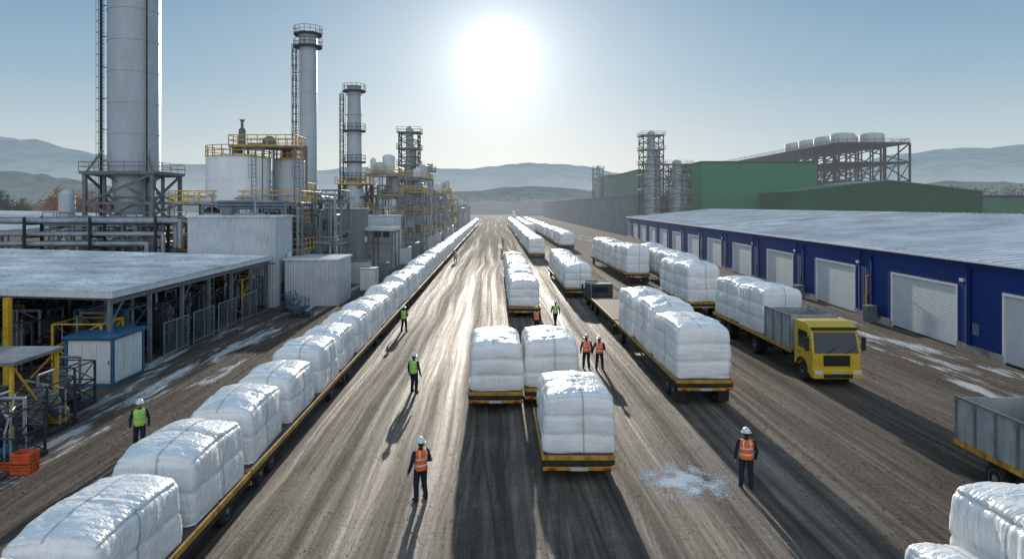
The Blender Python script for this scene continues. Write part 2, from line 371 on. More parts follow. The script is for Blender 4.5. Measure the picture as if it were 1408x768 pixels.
# ------------------------------------------------------------------ bag stacks
def pile_mesh(name,W,L,Ht,seed,tiers=3,across=2,along=2):
    nx,ny,nz=32,44,30; bm=bmesh.new(); vd={}
    def gv(i,j,k):
        if (i,j,k) in vd: return vd[(i,j,k)]
        u,v,w=2*i/nx-1,2*j/ny-1,k/nz
        hx,hy,r=W/2,L/2,.19
        p=Vector((u*hx,v*hy,w*Ht))
        inn=Vector((max(-hx+r,min(hx-r,p.x)),max(-hy+r,min(hy-r,p.y)),max(.1,min(Ht-r*1.1,p.z))))
        d=p-inn
        if d.length>1e-6:
            m=max(abs(d.x),abs(d.y),abs(d.z))
            if d.length>m: d=d.normalized()*m
        q=inn+d
        tt=(w*tiers*1.02+.09*noise.noise(Vector((u*1.5+seed,v*1.5,3))))
        gz=abs(math.sin(math.pi*tt))
        groove=(1-min(1,gz*3.2))**1.2
        bulge=(gz**.6-.6)*.035
        out=Vector((u if abs(u)>.93 else 0,v if abs(v)>.93 else 0,0))
        if out.length>0 and 0.02<w<.99:
            out.normalize(); q+=out*(bulge-groove*.035)
        if across==2:
            gx=max(0,1-abs(q.x)/.09)**1.5
            if abs(v)>.9: q.y-=math.copysign(.025*gx,v)
            if w>.95: q.z-=.02*gx
        if along>=2:
            gy=max(0,1-abs(q.y+.1)/.10)**1.5
            if abs(u)>.9: q.x-=math.copysign(.04*gy,u)
            if w>.95: q.z-=.045*gy
        dome=(1-u*u)*(1-v**2)
        q.z+=.22*dome*(w**3)
        k2=1-.055*(w**3); q.x*=k2; q.y*=1-.03*w**3
        q.z-=.13*(w**3)*max(0,abs(u*v)-.35)
        P=Vector((q.x,q.y,q.z))
        n1=noise.noise(P*.8+Vector((seed*7,0,0))); n2=noise.noise(Vector((q.x*2.6,q.y*2.6,q.z*1.6))+Vector((seed*3,5,1)))
        # long tension folds, mostly vertical on the sides and fanning out over the top
        ang=math.atan2(q.y,q.x)
        fan=abs(noise.noise(Vector((ang*2.6,seed*2,math.hypot(q.x,q.y)*.5))))
        rd=abs(noise.noise(Vector((q.x*3.0,q.y*3.0,q.z*.35))+Vector((seed*11,2,9))))
        rd2=abs(noise.noise(Vector((q.x*4.5+q.z,q.y*1.5,q.z*3-q.y))+Vector((seed*5,7,9))))
        c=Vector((u*.9,v*.6,(w-.45)*1.2)).normalized()
        if w>0.01: q+=c*(.09*n1+.03*n2-.10*max(0,.15-rd)-.05*max(0,.13-rd2)-.13*max(0,.13-fan)*w)
        q.x+=.10*w*noise.noise(Vector((seed,1,1)))
        vd[(i,j,k)]=bm.verts.new(q); return vd[(i,j,k)]
    for i in range(nx):
        for j in range(ny):
            bm.faces.new((gv(i,j,nz),gv(i+1,j,nz),gv(i+1,j+1,nz),gv(i,j+1,nz)))
    for k in range(nz):
        for i in range(nx):
            bm.faces.new((gv(i,0,k),gv(i+1,0,k),gv(i+1,0,k+1),gv(i,0,k+1)))
            bm.faces.new((gv(i+1,ny,k),gv(i,ny,k),gv(i,ny,k+1),gv(i+1,ny,k+1)))
        for j in range(ny):
            bm.faces.new((gv(0,j+1,k),gv(0,j,k),gv(0,j,k+1),gv(0,j+1,k+1)))
            bm.faces.new((gv(nx,j,k),gv(nx,j+1,k),gv(nx,j+1,k+1),gv(nx,j,k+1)))
    for f in bm.faces: f.smooth=True
    top=[vd[(i,ny//2+2,nz)].co.copy() for i in range(nx+1)]
    l=[vd[(0,ny//2+2,k)].co.copy() for k in range(0,nz)]; r=[vd[(nx,ny//2+2,k)].co.copy() for k in range(nz-1,-1,-1)]
    path=l+top+r
    vt=[vd[(nx//2+2,j,nz)].co.copy() for j in range(ny+1)]
    fr=[vd[(nx//2+2,0,k)].co.copy() for k in range(nz)]
    path2=fr+vt
    me=bpy.data.meshes.new(name); bm.to_mesh(me); bm.free(); me.materials.append(M['wrap'])
    sb=MB()
    for P_,off in ((path,Vector((0,.03,0))),(path2,Vector((.025,0,0)))):
        cen=Vector((0,0,Ht*.45)); vs=[]
        for p in P_:
            o=(p-cen)
            if off.y: o.y=0
            else: o.x=0
            o=o.normalized()*.012
            vs+= [p+o-off,p+o+off]
        sb.add(vs,[(2*i,2*i+2,2*i+3,2*i+1) for i in range(len(P_)-1)],0,True)
    return me,sb.mesh(name+'_strap',['strap'])
PV={}
def hash_(s): return sum(ord(c) for c in s)%17
def pilevar(kind,W,L,Ht,tiers):
    PV[kind]=[pile_mesh('bag_stack_%s_%d'%(kind,i),W,L,Ht,i*1.7+hash_(kind),tiers,2,2) for i in range(5)]
pilevar('low',2.2,3.75,1.76,2)
pilevar('mid',2.35,3.7,2.0,3)
pilevar('tall',2.45,4.3,2.48,3)
pilecount=0
def pile(kind,x,y,z,label,group,sx=1,sy=1,sz=1,strap=True):
    global pilecount
    me,st=PV[kind][(pilecount*7+R.randint(0,2))%5]; pilecount+=1
    o=bpy.data.objects.new('bag_stack',me); COL.objects.link(o)
    o.location=(x+R.uniform(-.06,.06),y,z); o.rotation_euler[2]=R.uniform(-.035,.035)+(math.pi if R.random()<.5 else 0)
    o.scale=(sx*R.uniform(.96,1.02),sy*R.uniform(.92,.97),sz*R.uniform(.92,1.06))
    o['label']=label;o['category']='bag stack';o['group']=group
    if strap:
        s=bpy.data.objects.new('strap',st); COL.objects.link(s); s.parent=o
    return o

# ------------------------------------------------------------------ wheels / trailers
tm=MB(); tm.lathe(0,0,[(.30,-.14),(.44,-.14),(.49,-.10),(.50,-.03),(.485,0),(.50,.03),(.49,.10),(.44,.14),(.30,.14)],n=24,axis='x')
TYRE=tm.mesh('tyre',['rubber'])
rm=MB(); rm.lathe(0,0,[(.31,-.12),(.29,-.15),(.22,-.10),(.12,-.09),(.11,-.16),(.01,-.17)],n=18,axis='x')
rm.lathe(0,0,[(.01,.17),(.11,.16),(.12,.09),(.22,.10),(.29,.15),(.31,.12)],n=18,axis='x')
RIM=rm.mesh('rim',['rim'])
def wheel(parent,x,y,z=.5,sc=1):
    w=bpy.data.objects.new('wheel',TYRE); COL.objects.link(w); w.parent=parent; w.location=(x,y,z); w.scale=(sc,sc,sc)
    r=bpy.data.objects.new('rim',RIM); COL.objects.link(r); r.parent=w
def trailer(x0,x1,y0,y1,zd,label,group,wheels=True,near=True):
    cx=(x0+x1)/2; w=(x1-x0)/2; L=y1-y0
    t=thing('flatbed_trailer',label,'trailer',(cx,y0,0),0,group)
    d=MB(); d.box(-w+.06,w-.06,.04,L-.04,zd-.09,zd); d.obj('deck',t,'deck')
    b=MB(); b.box(-w,-w+.06,0,L,zd-.12,zd+.03); b.box(w-.06,w,0,L,zd-.12,zd+.03); b.box(-w+.06,w-.06,0,.04,zd-.12,zd+.028); b.box(-w+.06,w-.06,L-.04,L,zd-.12,zd+.028)
    b.obj('edge_beam',t,'amber')
    c=MB()
    for s in (-1,1): c.box(s*(w-.045)-.03,s*(w-.045)+.03,.05,L-.05,zd-.30,zd-.123)
    c.box(-w+.08,w-.08,.0,.05,zd-.30,zd-.123)
    for sx in (-.45,.45): c.box(sx-.07,sx+.07,.3,L-.3,zd-.42,zd-.1)
    y=.5
    while y<L-.3: c.box(-w+.08,w-.08,y,y+.08,zd-.22,zd-.1); y+=1.0
    if near: c.beam((0,L-.1,zd-.35),(0,L+.9,zd-.5),.1)
    c.obj('chassis',t,'chassis')
    if near:
        r=MB(); r.box(-w+.02,w-.02,-.10,-.02,zd-.42,zd-.31); r.obj('bumper',t,'amber',.01)
        for s in (-1,1):
            l=MB(); l.box(s*(w-.3)-.12,s*(w-.3)+.12,-.135,-.103,zd-.40,zd-.33); l.obj('tail_lamp',t,'red')
            f=MB(); f.box(s*(w-.3)-.26,s*(w-.3)+.26,.55,.57,.12,zd-.40); f.obj('mud_flap',t,'black')
        l=MB(); l.box(-.28,.28,-.125,-.103,zd-.42,zd-.31); l.obj('number_plate',t,'plate')
    if wheels:
        sc=min(1,(zd-.12)/1.0); r=.5*sc
        ys=[1.1,2.2]+([L-1.5] if L>8 else [])
        if L<6.5: ys=[1.1,L-1.3]
        for yy in ys:
            for s in (-1,1): wheel(t,s*(w-.26),yy,r,sc)
            a=MB(); a.tube((-w+.3,yy,r),(w-.3,yy,r),.06,n=8); a.obj('axle',t,'chassis')
    return t
BASE={'low':(2.2,3.85),'mid':(2.35,3.7),'tall':(2.45,4.3)}
def row(kind,xc,W,y0,n,pitch,zd,per,label,tlabel,group,sy=1,sz=1,maxstrap=110):
    s=W/BASE[kind][0]; i=0
    while i<n:
        k=min(per,n-i); ya=y0+i*pitch
        trailer(xc-W/2-.1,xc+W/2+.1,ya-.12,ya+k*pitch-.25,zd,tlabel,group+' trailers',wheels=ya<170,near=ya<130)
        for q in range(k):
            yc=ya+q*pitch+pitch/2-.12
            pile(kind,xc,yc,zd+.01,label,group,s,sy,sz,strap=yc<maxstrap)
        i+=k
BL='white plastic-wrapped bulk bags strapped on a yellow-edged flatbed'
TL='yellow-edged flatbed trailer carrying a line of white bag stacks'
row('low',-8.58,2.15,8.75,78,4.1,.9,3,BL,TL,'bag stacks along the long trailer line',sy=.955)
def load(kind,x0,x1,y0,piles,ye,zd,label,tlabel,group,sz=1,strap=True,k=1.03):
    W=x1-x0-.08; base=BASE[kind]
    trailer(x0,x1,y0,ye,zd,tlabel,'yard trailers',wheels=y0<150,near=y0<130)
    for a,b in piles: pile(kind,(x0+x1)/2,(a+b)/2,zd+.01,label,group,W/base[0],(b-a)/base[1]*k,sz,strap=strap)
G2='bag stacks on yard trailers'
load('mid',1.55,3.95,22.3,[(22.45,26.1)],27.6,.82,'white wrapped bag stack with grey centre strap on short trailer','short yellow-edged trailer under a single tall bag stack',G2,sz=1.03)
load('mid',-1.17,1.25,29.8,[(29.95,34.3)],35.2,.85,'white wrapped bag stack with tied corners beside another trailer','short yellow-edged trailer parked beside a twin trailer',G2)
load('mid',1.33,3.85,30.4,[(30.55,34.6)],35.6,.85,'white wrapped bag stack with crinkled top beside a twin stack','short yellow-edged trailer with red tail lamps and plate',G2)
load('mid',1.15,3.75,55,[(55.2+4.2*i,59.2+4.2*i) for i in range(8)],89,.85,BL,TL,G2,k=.96)
def longrow(kind,x0,x1,y0,n,pitch,zd,per,sz=1):
    for i in range(0,n,per):
        k=min(per,n-i); ya=y0+i*(pitch)+(i//per)*3.0
        load(kind,x0,x1,ya,[(ya+.2+pitch*q,ya+pitch*q+pitch-.5) for q in range(k)],ya+k*pitch,zd,BL,TL,G2,sz=sz,strap=False,k=.97)
longrow('tall',5.9,8.7,117,36,5.0,.9,4)
longrow('tall',13.6,16.6,141,32,5.0,1.0,4)
longrow('mid',9.9,12.3,205,22,4.8,1.0,4,1.2)
load('mid',6.9,9.6,66.5,[(66.7+4.2*i,70.7+4.2*i) for i in range(5)],88,1.0,BL,TL,G2,sz=1.15)
load('tall',8.15,10.7,30.5,[(30.65,35.4),(35.6,40.2),(40.4,45)],46.2,1.2,'tall white wrapped bag stack with bulging tiers on a long flatbed','long flatbed trailer with yellow rear bar behind a dark truck',G2,k=1.0)
load('tall',15.0,17.8,78,[(78.2+4.6*i,82.6+4.6*i) for i in range(6)],106.5,1.3,BL,TL,G2,sz=1.15)
load('tall',15.4,18.2,54.5,[(54.7,59.2),(59.4,63.9)],65,1.3,BL,TL,G2,sz=1.13)
load('tall',18.6,21.2,70,[(70.2+4.6*i,74.6+4.6*i) for i in range(4)],89,1.3,BL,TL,G2,sz=1.08)
load('low',9.75,12.6,10.6,[(10.9,14.9)],15.4,.9,'white wrapped bag stack beside a lower bag on a flatbed','yellow-edged flatbed trailer at the yard edge',G2,sz=1.16)
load('low',8.35,9.65,10.6,[(10.9,14.2)],14.5,.7,'low white wrapped bag stack beside a taller one','narrow yellow-edged flatbed trailer with a low load',G2,sz=.78)

# ------------------------------------------------------------------ trucks
def truck(label,loc,rz,paint,Lbed,zd,box=None,cabh=3.2,name='lorry',nax=2,rear=False):
    t=thing(name,label,'truck',loc,rz)
    w=1.2
    b=MB(); b.prism([(0.06,.55),(0.0,.95),(0.03,1.62),(.30,2.72),(.55,cabh-.10),(1.0,cabh),(2.1,cabh-.04),(2.15,.75),(1.75,.75),(1.62,1.1),(1.25,1.22),(.85,1.1),(.70,.70),(.66,.55)],-w,w)
    b.obj('cab_body',t,paint,.05)
    g_=MB(); y_=lambda z:.03+(z-1.62)/1.10*.27-.03
    g_.add([(-w+.10,y_(1.66),1.66),(w-.10,y_(1.66),1.66),(w-.16,y_(2.66),2.66),(-w+.16,y_(2.66),2.66),(-w+.10,y_(1.66)+.02,1.66),(w-.10,y_(1.66)+.02,1.66),(w-.16,y_(2.66)+.02,2.66),(-w+.16,y_(2.66)+.02,2.66)],[(0,1,2,3),(4,7,6,5),(0,4,5,1),(1,5,6,2),(2,6,7,3),(3,7,4,0)])
    g_.obj('windscreen',t,'glass')
    for s in (-.5,.45):
        wp=MB(); wp.beam((s,y_(1.7)-.03,1.66),(s+.55,y_(2.1)-.03,1.95),.03); wp.obj('wiper',t,'black')
    sv=MB(); sv.box(-w+.05,w-.05,.14,.42,2.80,2.90); sv.obj('sun_visor',t,'black',.02)
    gr=MB(); gr.box(-.66,.66,-.012,.03,1.02,1.56)
    for i in range(4): gr.box(-.62,.62,-.035,-.014,1.08+i*.12,1.14+i*.12)
    gr.obj('grille',t,'black')
    bp=MB(); bp.box(-w-.02,w+.02,-.14,.35,.42,.88); bp.obj('bumper',t,paint,.05)
    lg=MB(); lg.box(-.72,.72,-.155,-.10,.47,.66); lg.obj('air_intake',t,'black')
    pl=MB(); pl.box(-.26,.26,-.17,-.157,.70,.80); pl.obj('number_plate',t,'plate')
    if rear:
        rw=MB(); rw.box(-.7,.7,2.13,2.16,1.7,2.4); rw.obj('rear_window',t,'glass')
        ex=MB(); ex.tube((.9,2.35,.8),(.9,2.35,2.8),.07,n=10); ex.obj('exhaust',t,'steel')
        fw=MB(); fw.box(-.5,.5,3.3,4.3,1.02,1.14); fw.obj('coupling_plate',t,'dark',.02)
    for s in (-1,1):
        h=MB(); h.box(s*.95-.2,s*.95+.2,-.165,-.12,.62,.82); h.obj('headlight',t,'lamp',.02)
        m_=MB(); m_.box(s*(w+.22)-.1,s*(w+.22)+.1,.12,.22,1.75,2.45); m_.beam((s*w,.3,2.5),(s*(w+.22),.17,2.4),.03); m_.beam((s*w,.3,1.75),(s*(w+.22),.17,1.8),.03); m_.obj('mirror',t,'black',.02)
        d=MB(); x=s*(w+.012); x2=s*(w-.01)
        d.box(min(x,x2),max(x,x2),.42,1.68,1.18,1.66); dd=d.obj('door',t,paint,.01)
        wv=MB(); xa=s*(w+.016)
        wv.add([(xa,.42,1.74),(xa,1.62,1.74),(xa,1.62,2.62),(xa,.62,2.62)],[(0,1,2,3) if s<0 else (3,2,1,0)]); wv.obj('window',dd,'glass')
        hd=MB(); hd.box(min(s*(w+.02),s*(w+.05)),max(s*(w+.02),s*(w+.05)),1.4,1.58,1.45,1.49); hd.obj('handle',dd,'black')
        st=MB(); st.box(min(s*(w-.2),s*(w+.02)),max(s*(w-.2),s*(w+.02)),.1,.6,.42,.5); st.obj('step',t,'black')
        ar=MB()
        for i in range(7):
            a0=math.pi*i/7;a1=math.pi*(i+1)/7
            ar.beam((s*(w+.0),1.2+.62*math.cos(a0),.62+.60*math.sin(a0)),(s*(w+.0),1.2+.62*math.cos(a1),.62+.60*math.sin(a1)),.09,.07)
        ar.obj('wheel_arch',t,'black')
        wheel(t,s*(w-.18),1.22,.5,1)
    ch=MB()
    for s in (-.42,.42): ch.box(s-.06,s+.06,.5,2.4+Lbed-.2,.72,1.0)
    ch.box(-1.0,-.55,2.5,3.4,.45,.95); ch.tube((.8,2.5,.75),(.8,3.5,.75),.28,n=14)
    ch.obj('chassis',t,'chassis')
    tot=2.4+Lbed
    axl=[tot-1.8]+([tot-3.0] if nax>1 else [])+([tot*.5] if Lbed>10 else [])
    if Lbed<3: axl=[tot-1.1]
    for yy in axl:
        for s in (-1,1):
            wheel(t,s*(w-.16),yy,.5,1); wheel(t,s*(w-.48),yy,.5,1)
            if zd>1.08:
                mg=MB(); mg.box(s*(w-.3)-.3,s*(w-.3)+.3,yy-.55,yy+.55,1.03,1.06); mg.obj('mudguard',t,'black')
        a=MB(); a.tube((-w+.2,yy,.5),(w-.2,yy,.5),.08,n=8); a.obj('axle',t,'chassis')
    if Lbed>0 and box!='none':
        d=MB(); d.box(-w,w,2.45,tot,zd-.14,zd); d.obj('bed',t,'deck')
        e=MB(); e.box(-w-.05,-w,2.4,tot+.03,zd-.16,zd+.03); e.box(w,w+.05,2.4,tot+.03,zd-.16,zd+.03); e.box(-w,w,tot,tot+.03,zd-.16,zd+.03); e.obj('edge_beam',t,'amber')
        for s in (-1,1):
            l=MB(); l.box(s*.95-.18,s*.95+.18,tot+.032,tot+.06,zd-.20,zd-.08); l.obj('tail_lamp',t,'red')
    if box and box!='none':
        ya,yb,hb=box
        s_=MB()
        s_.box(-w-.03,-w+.02,ya,yb,zd+.035,zd+hb); s_.box(w-.02,w+.03,ya,yb,zd+.035,zd+hb); s_.box(-w+.02,w-.02,ya,ya+.05,zd+.005,zd+hb+.1); s_.box(-w+.02,w-.02,yb-.05,yb,zd+.005,zd+hb)
        s_.obj('side_board',t,'truckgrey')
        p_=MB(); nrib=max(2,int((yb-ya)/.9))
        for i in range(nrib+1):
            y=ya+.05+(yb-ya-.1)*i/nrib
            for s in (-1,1): p_.box(s*(w+.055)-.025,s*(w+.055)+.025,y-.04,y+.04,zd+.035,zd+hb+.02)
        for s in (-1,1): p_.box(s*(w+.07)-.035,s*(w+.07)+.035,ya,yb,zd+hb+.022,zd+hb+.09)
        p_.obj('board_rib',t,'steel')
    return t
tr_=truck('yellow lorry with grey headboard box carrying tall white bag stacks',(17.05,34.0,0),0,'truckyellow',13.0,1.35,(2.45,5.9,1.75),cabh=3.12,nax=2)
for a,b in ((40.4,44.6),(44.8,49.2)): pile('tall',17.05,(a+b)/2,1.37,'tall white wrapped bag stack on the bed of a yellow lorry',G2,.98,(b-a)/4.3,1.10)
truck('grey-sided tipper lorry with empty box and amber chassis line',(16.8,13.2,0),0,'truckgrey',7.5,1.15,(2.5,9.85,1.4))
tt_=truck('low dark tractor lorry parked ahead of an empty flatbed',(9.5,63.5,0),math.pi,'truckdark',2.9,1.1,'none',cabh=2.8,name='tractor_lorry',rear=True); tt_.scale=(.95,1,.72)
trailer(8.2,10.6,47.2,58.0,1.15,'empty flatbed trailer coupled behind a dark tractor lorry','yard trailers')

# ------------------------------------------------------------------ people
def person_mesh(pose):
    mb=MB(); bones=[]
    def seg(p,q,r1,r2,m):
        mb.tube(p,q,r1,r2,n=14); mb.ball(p,r1,8); mb.ball(q,r2,8); bones.append((Vector(p),Vector(q),(r1+r2)/2,m))
    hipz=.93; la,ra=pose['legs']
    for s,(fx,fy) in ((-1,la),(1,ra)):
        hp=(s*.095,0,hipz-.02); kn=(s*.10+(fx-s*.10)*.45,fy*.45-.05,.50); an=(fx,fy,.09)
        seg(hp,kn,.105,.078,0); seg(kn,an,.078,.062,0)
        for q in range(4): mb.ball((fx+s*.003*q,fy+.03-.05*q,.045),.052,7,0,(.9,1,.9))
        bones.append((Vector((fx,fy+.05,.04)),Vector((fx,fy-.16,.03)),.065,2))
    tor=[(.84,.165,.12),(.93,.178,.13),(1.02,.165,.12),(1.12,.168,.12),(1.24,.188,.13),(1.36,.205,.128),(1.43,.185,.105),(1.47,.11,.075)]
    v=[];n=24
    for z,a,b in tor:
        for j in range(n): t=2*math.pi*j/n; v.append((a*math.cos(t),b*math.sin(t),z))
    f=[(i*n+j,i*n+(j+1)%n,(i+1)*n+(j+1)%n,(i+1)*n+j) for i in range(len(tor)-1) for j in range(n)]
    f+=[tuple(range(n))[::-1],tuple(range((len(tor)-1)*n,len(tor)*n))]; mb.add(v,f)
    bones.append((Vector((0,0,.95)),Vector((0,0,1.42)),.16,0))
    seg((0,.01,1.42),(0,-.005,1.56),.062,.055,1)
    mb.ball((0,-.01,1.655),.1,10,0,(.78,.96,1.18)); mb.ball((0,-.045,1.585),.055,8,0,(.95,.95,.8)); mb.ball((0,-.108,1.64),.016,6,0,(.8,1.2,1.5))
    for s in (-1,1): mb.ball((s*.08,.0,1.645),.022,6,0,(.5,.9,1.4))
    bones.append((Vector((0,-.03,1.58)),Vector((0,-.01,1.70)),.09,1))
    for s,(el,wr) in ((-1,pose['L']),(1,pose['R'])):
        sh=(s*.195,0,1.40); seg(sh,el,.068,.053,0); seg(el,wr,.052,.040,0)
        d=(Vector(wr)-Vector(el)).normalized(); wv=Vector(wr)
        side=d.cross(Vector((s,0,0))); side=side.normalized() if side.length>.1 else Vector((0,1,0))
        nrm=side.cross(d).normalized()
        seg(wv,wv+d*.03,.03,.03,1)
        for k in range(5):
            o=wv+d*.035+side*(k-2)*.017; seg(o,o+d*.05,.015,.013,1)
        for k,L in enumerate((.075,.085,.08,.062)):
            o=wv+d*.085+side*(k-1.5)*.021; kk=o+d*L*.55; seg(o,kk,.0095,.009,1); seg(kk,kk+d*L*.4-nrm*s*.022,.009,.008,1)
        o=wv+d*.035+side*.035; seg(o,o+side*.03+d*.03,.012,.011,1); seg(o+side*.03+d*.03,o+side*.034+d*.065,.011,.009,1)
    o=mb.obj('tmp',None,['navy','skin','boot'])
    rmod=o.modifiers.new('r','REMESH'); rmod.mode='VOXEL'; rmod.voxel_size=.0085; rmod.use_smooth_shade=True
    sm=o.modifiers.new('s','SMOOTH'); sm.factor=.4; sm.iterations=2
    dg=bpy.context.evaluated_depsgraph_get(); me=bpy.data.meshes.new_from_object(o.evaluated_get(dg))
    bpy.data.objects.remove(o)
    me.name='person_body'; me.materials.clear()
    for v in me.vertices:
        c=v.co
        if .12<c.z<.9: k=.009*noise.noise(Vector((c.x*9,c.y*9,c.z*22))); v.co.x+=k; v.co.y+=k
    for k in ('navy','skin','boot'): me.materials.append(M[k])
    idx=[0]*len(me.polygons)
    for i,p in enumerate(me.polygons):
        c=p.center; best=9;bm_=0
        for a,b,r,m in bones:
            ab=b-a; t=max(0,min(1,(c-a).dot(ab)/max(1e-9,ab.length_squared))); d=(c-a-ab*t).length-r
            if d<best: best=d;bm_=m
        idx[i]=bm_
    me.polygons.foreach_set('material_index',idx); me.polygons.foreach_set('use_smooth',[True]*len(idx)); me.update()
    return me
POSES={'stand':dict(legs=((-.13,.03),(.14,-.04)),L=((-.28,.02,1.13),(-.27,-.10,.88)),R=((.28,.02,1.13),(.29,-.06,.87))),
 'bent':dict(legs=((-.16,.0),(.16,.05)),L=((-.27,.05,1.13),(-.16,-.22,1.05)),R=((.31,.06,1.14),(.36,.0,.90))),
 'walk':dict(legs=((-.10,-.24),(.10,.24)),L=((-.27,.10,1.14),(-.27,.06,.90)),R=((.27,-.08,1.14),(.24,-.22,.96)))}
PM={k:person_mesh(p) for k,p in POSES.items()}
def vest_mesh(c):
    mb=MB(); n=32; rows=[(.90,.190,.142),(.96,.194,.146),(1.02,.186,.140),(1.07,.182,.138),(1.12,.184,.138),(1.20,.196,.143),(1.25,.201,.147),(1.31,.212,.149),(1.37,.219,.146),(1.42,.208,.132),(1.455,.16,.11),(1.475,.09,.08)]
    v=[]
    for z,a,b in rows:
        for j in range(n):
            t=2*math.pi*j/n; rr=1+.018*math.sin(5*t+z*20); v.append((a*rr*math.cos(t),b*rr*math.sin(t),z))
    mb.v=v
    for i in range(len(rows)-1):
        for j in range(n):
            t=2*math.pi*(j+.5)/n
            vert=(i>=5 and abs(abs(math.cos(t))*rows[i][1]-.10)<.018)
            mb.f.append((i*n+j,i*n+(j+1)%n,(i+1)*n+(j+1)%n,(i+1)*n+j)); mb.m.append(1 if (i in (2,5) or vert) else 0); mb.s.append(True)
    return mb.mesh('hi_vis_vest',[c,'reflect'])
VM={c:vest_mesh(c) for c in ('orange','lime')}
def helmet_mesh(c):
    mb=MB(); mb.ball((0,0,1.70),.124,12,0,(.96,1.06,1.08))
    mb.lathe(0,0,[(.118,1.688),(.140,1.684),(.140,1.692),(.119,1.70)],n=24,cap=False); mb.ball((0,-.125,1.69),.065,6,0,(1.1,.9,.1)); mb.beam((0,-.08,1.825),(0,.08,1.825),.025,.03)
    me=mb.mesh('helmet',[c]); bm=bmesh.new(); bm.from_mesh(me)
    bmesh.ops.delete(bm,geom=[v for v in bm.verts if v.co.z<1.675],context='VERTS'); bm.to_mesh(me); bm.free(); return me
HM={c:helmet_mesh(c) for c in ('helmet','helmety')}
hm=MB(); hm.ball((0,.022,1.655),.098,10,0,(.83,.92,1.0)); HAIR=hm.mesh('hair',['hair'])
em=MB()
for s in (-1,1): em.ball((s*.032,-.098,1.665),.009,5,0)
em.box(-.022,.022,-.101,-.095,1.598,1.604)
EYE=em.mesh('facial_features',['hair'])
def person(x,y,rz,pose,vest,label,hel='helmet',sc=1.02):
    o=bpy.data.objects.new('person',PM[pose]); COL.objects.link(o); o.location=(x,y,.0); o.rotation_euler[2]=rz; o.scale=(sc*1.06,sc*1.06,sc)
    o['label']=label;o['category']='person'
    for nm,me in (('hi_vis_vest',VM[vest]),('helmet',HM[hel]),('hair',HAIR),('face',EYE)):
        c=bpy.data.objects.new(nm,me); COL.objects.link(c); c.parent=o
person(-2.26,20.9,math.radians(215),'bent','orange','worker in orange vest, white helmet and navy trousers, arm bent',sc=1.06)
person(8.04,21.8,math.radians(170),'stand','orange','worker in orange vest and white helmet standing on dirt',sc=1.06)
person(-3.9,33,math.radians(150),'stand','lime','worker in lime vest and white helmet standing on the road',sc=1.05)
person(-13.1,25.2,math.radians(20),'stand','lime','worker in lime vest and white helmet beside the trailer line',sc=1.03)
person(-6.5,49,math.radians(160),'bent','lime','worker in lime vest beside the long trailer line')
person(5.1,37.9,math.radians(185),'stand','orange','worker in orange vest walking next to a colleague',hel='helmety')
person(5.78,37.6,math.radians(165),'bent','orange','worker in orange vest next to a colleague')
person(3.0,48.5,math.radians(150),'stand','orange','worker in orange vest behind two bag stacks',hel='helmety')
person(4.6,51.5,math.radians(200),'walk','lime','worker in lime vest behind two bag stacks')
person(-6.2,108,math.radians(180),'stand','orange','distant worker in orange vest by the trailer line')
person(1.4,122,math.radians(180),'walk','lime','distant worker in lime vest walking on the road')
person(1.9,158,math.radians(180),'stand','lime','distant worker in lime vest standing on the road')

# ------------------------------------------------------------------ powder spill, stones
def chips(name,mt,n,f,label,hk=.7):
    sp=MB()
    for i in range(n):
        x,y,s=f(); q=R.uniform(0,3.1)
        sp.add([(x+s*math.cos(q),y+s*math.sin(q),.003),(x+s*math.cos(q+2.1),y+s*math.sin(q+2.1),.003),(x+s*math.cos(q+4.2),y+s*math.sin(q+4.2),.003),(x,y,.003+s*hk)],[(0,1,3),(1,2,3),(2,0,3),(0,2,1)])
    o=sp.obj(name,None,mt); o['kind']='stuff'; o['label']=label
def pf():
    while True:
        a=R.uniform(0,6.283); r=R.random()**.7*1.2; k=1+.5*noise.noise(Vector((math.cos(a)*1.7,math.sin(a)*1.7,4)))
        x=6.15+math.cos(a)*r*1.35*k; y=22.4+math.sin(a)*r*1.6*k
        if R.random()< (1.2-r)*(.3+1.5*noise.noise(Vector((x*2.2,y*1.6,1)))+.3): break
    return x,y,R.uniform(.006,.024)
chips('spilled_powder','powder',17000,pf,'thin scattered white powder spilled on the dirt road',.3)
def sf():
    if R.random()<.55: x=R.uniform(9.5,30); y=R.uniform(14,60)
    else: x=R.uniform(-20,-10.2); y=R.uniform(14,60)
    return x,y,R.uniform(.012,.05)
chips('loose_gravel','stone',11000,sf,'loose stones and dirt crumbs over the yard')
def sf2(): return R.uniform(-7,9),R.uniform(13,50),R.uniform(.008,.03)
chips('road_grit','stone',6000,sf2,'fine grit scattered on the packed road')

# ------------------------------------------------------------------ blue warehouse
bw=thing('warehouse','long blue warehouse with white roller doors and pale metal roof','warehouse',(26.46,0,0),-math.atan(.0639))
ze=5.63; y0,y1=12.0,204.0
doors=[(29.3-13.9,37.6-13.9),(29.3,38.9)]+[(29.3+13.9*i,37.3+13.9*i) for i in range(1,12)]
w=MB(); cur=y0
for a,b in doors:
    w.box(0,.25,cur,a,.5,ze); w.box(0,.25,a,b,4.0,ze); cur=b
w.box(0,.25,cur,y1,.5,ze)
w.box(.25,50,y1-.25,y1,.5,ze); w.box(.25,50,y0,y0+.25,.5,ze); w.box(49.75,50,y0+.25,y1-.25,.5,ze)
for yy in (y0,y1-.25): w.add([(0,yy,ze),(50,yy,ze),(25,yy,7.95),(0,yy+.25,ze),(50,yy+.25,ze),(25,yy+.25,7.95)],[(0,1,2),(5,4,3)])
w.obj('wall',bw,'blue')
cur=y0
for a,b in doors+[(y1,y1)]:
    if a>cur: pl=MB(); pl.box(-.06,.25,cur,a,0,.498); pl.obj('plinth',bw,'concrete')
    cur=b
rf=MB(); zo=ze+.02
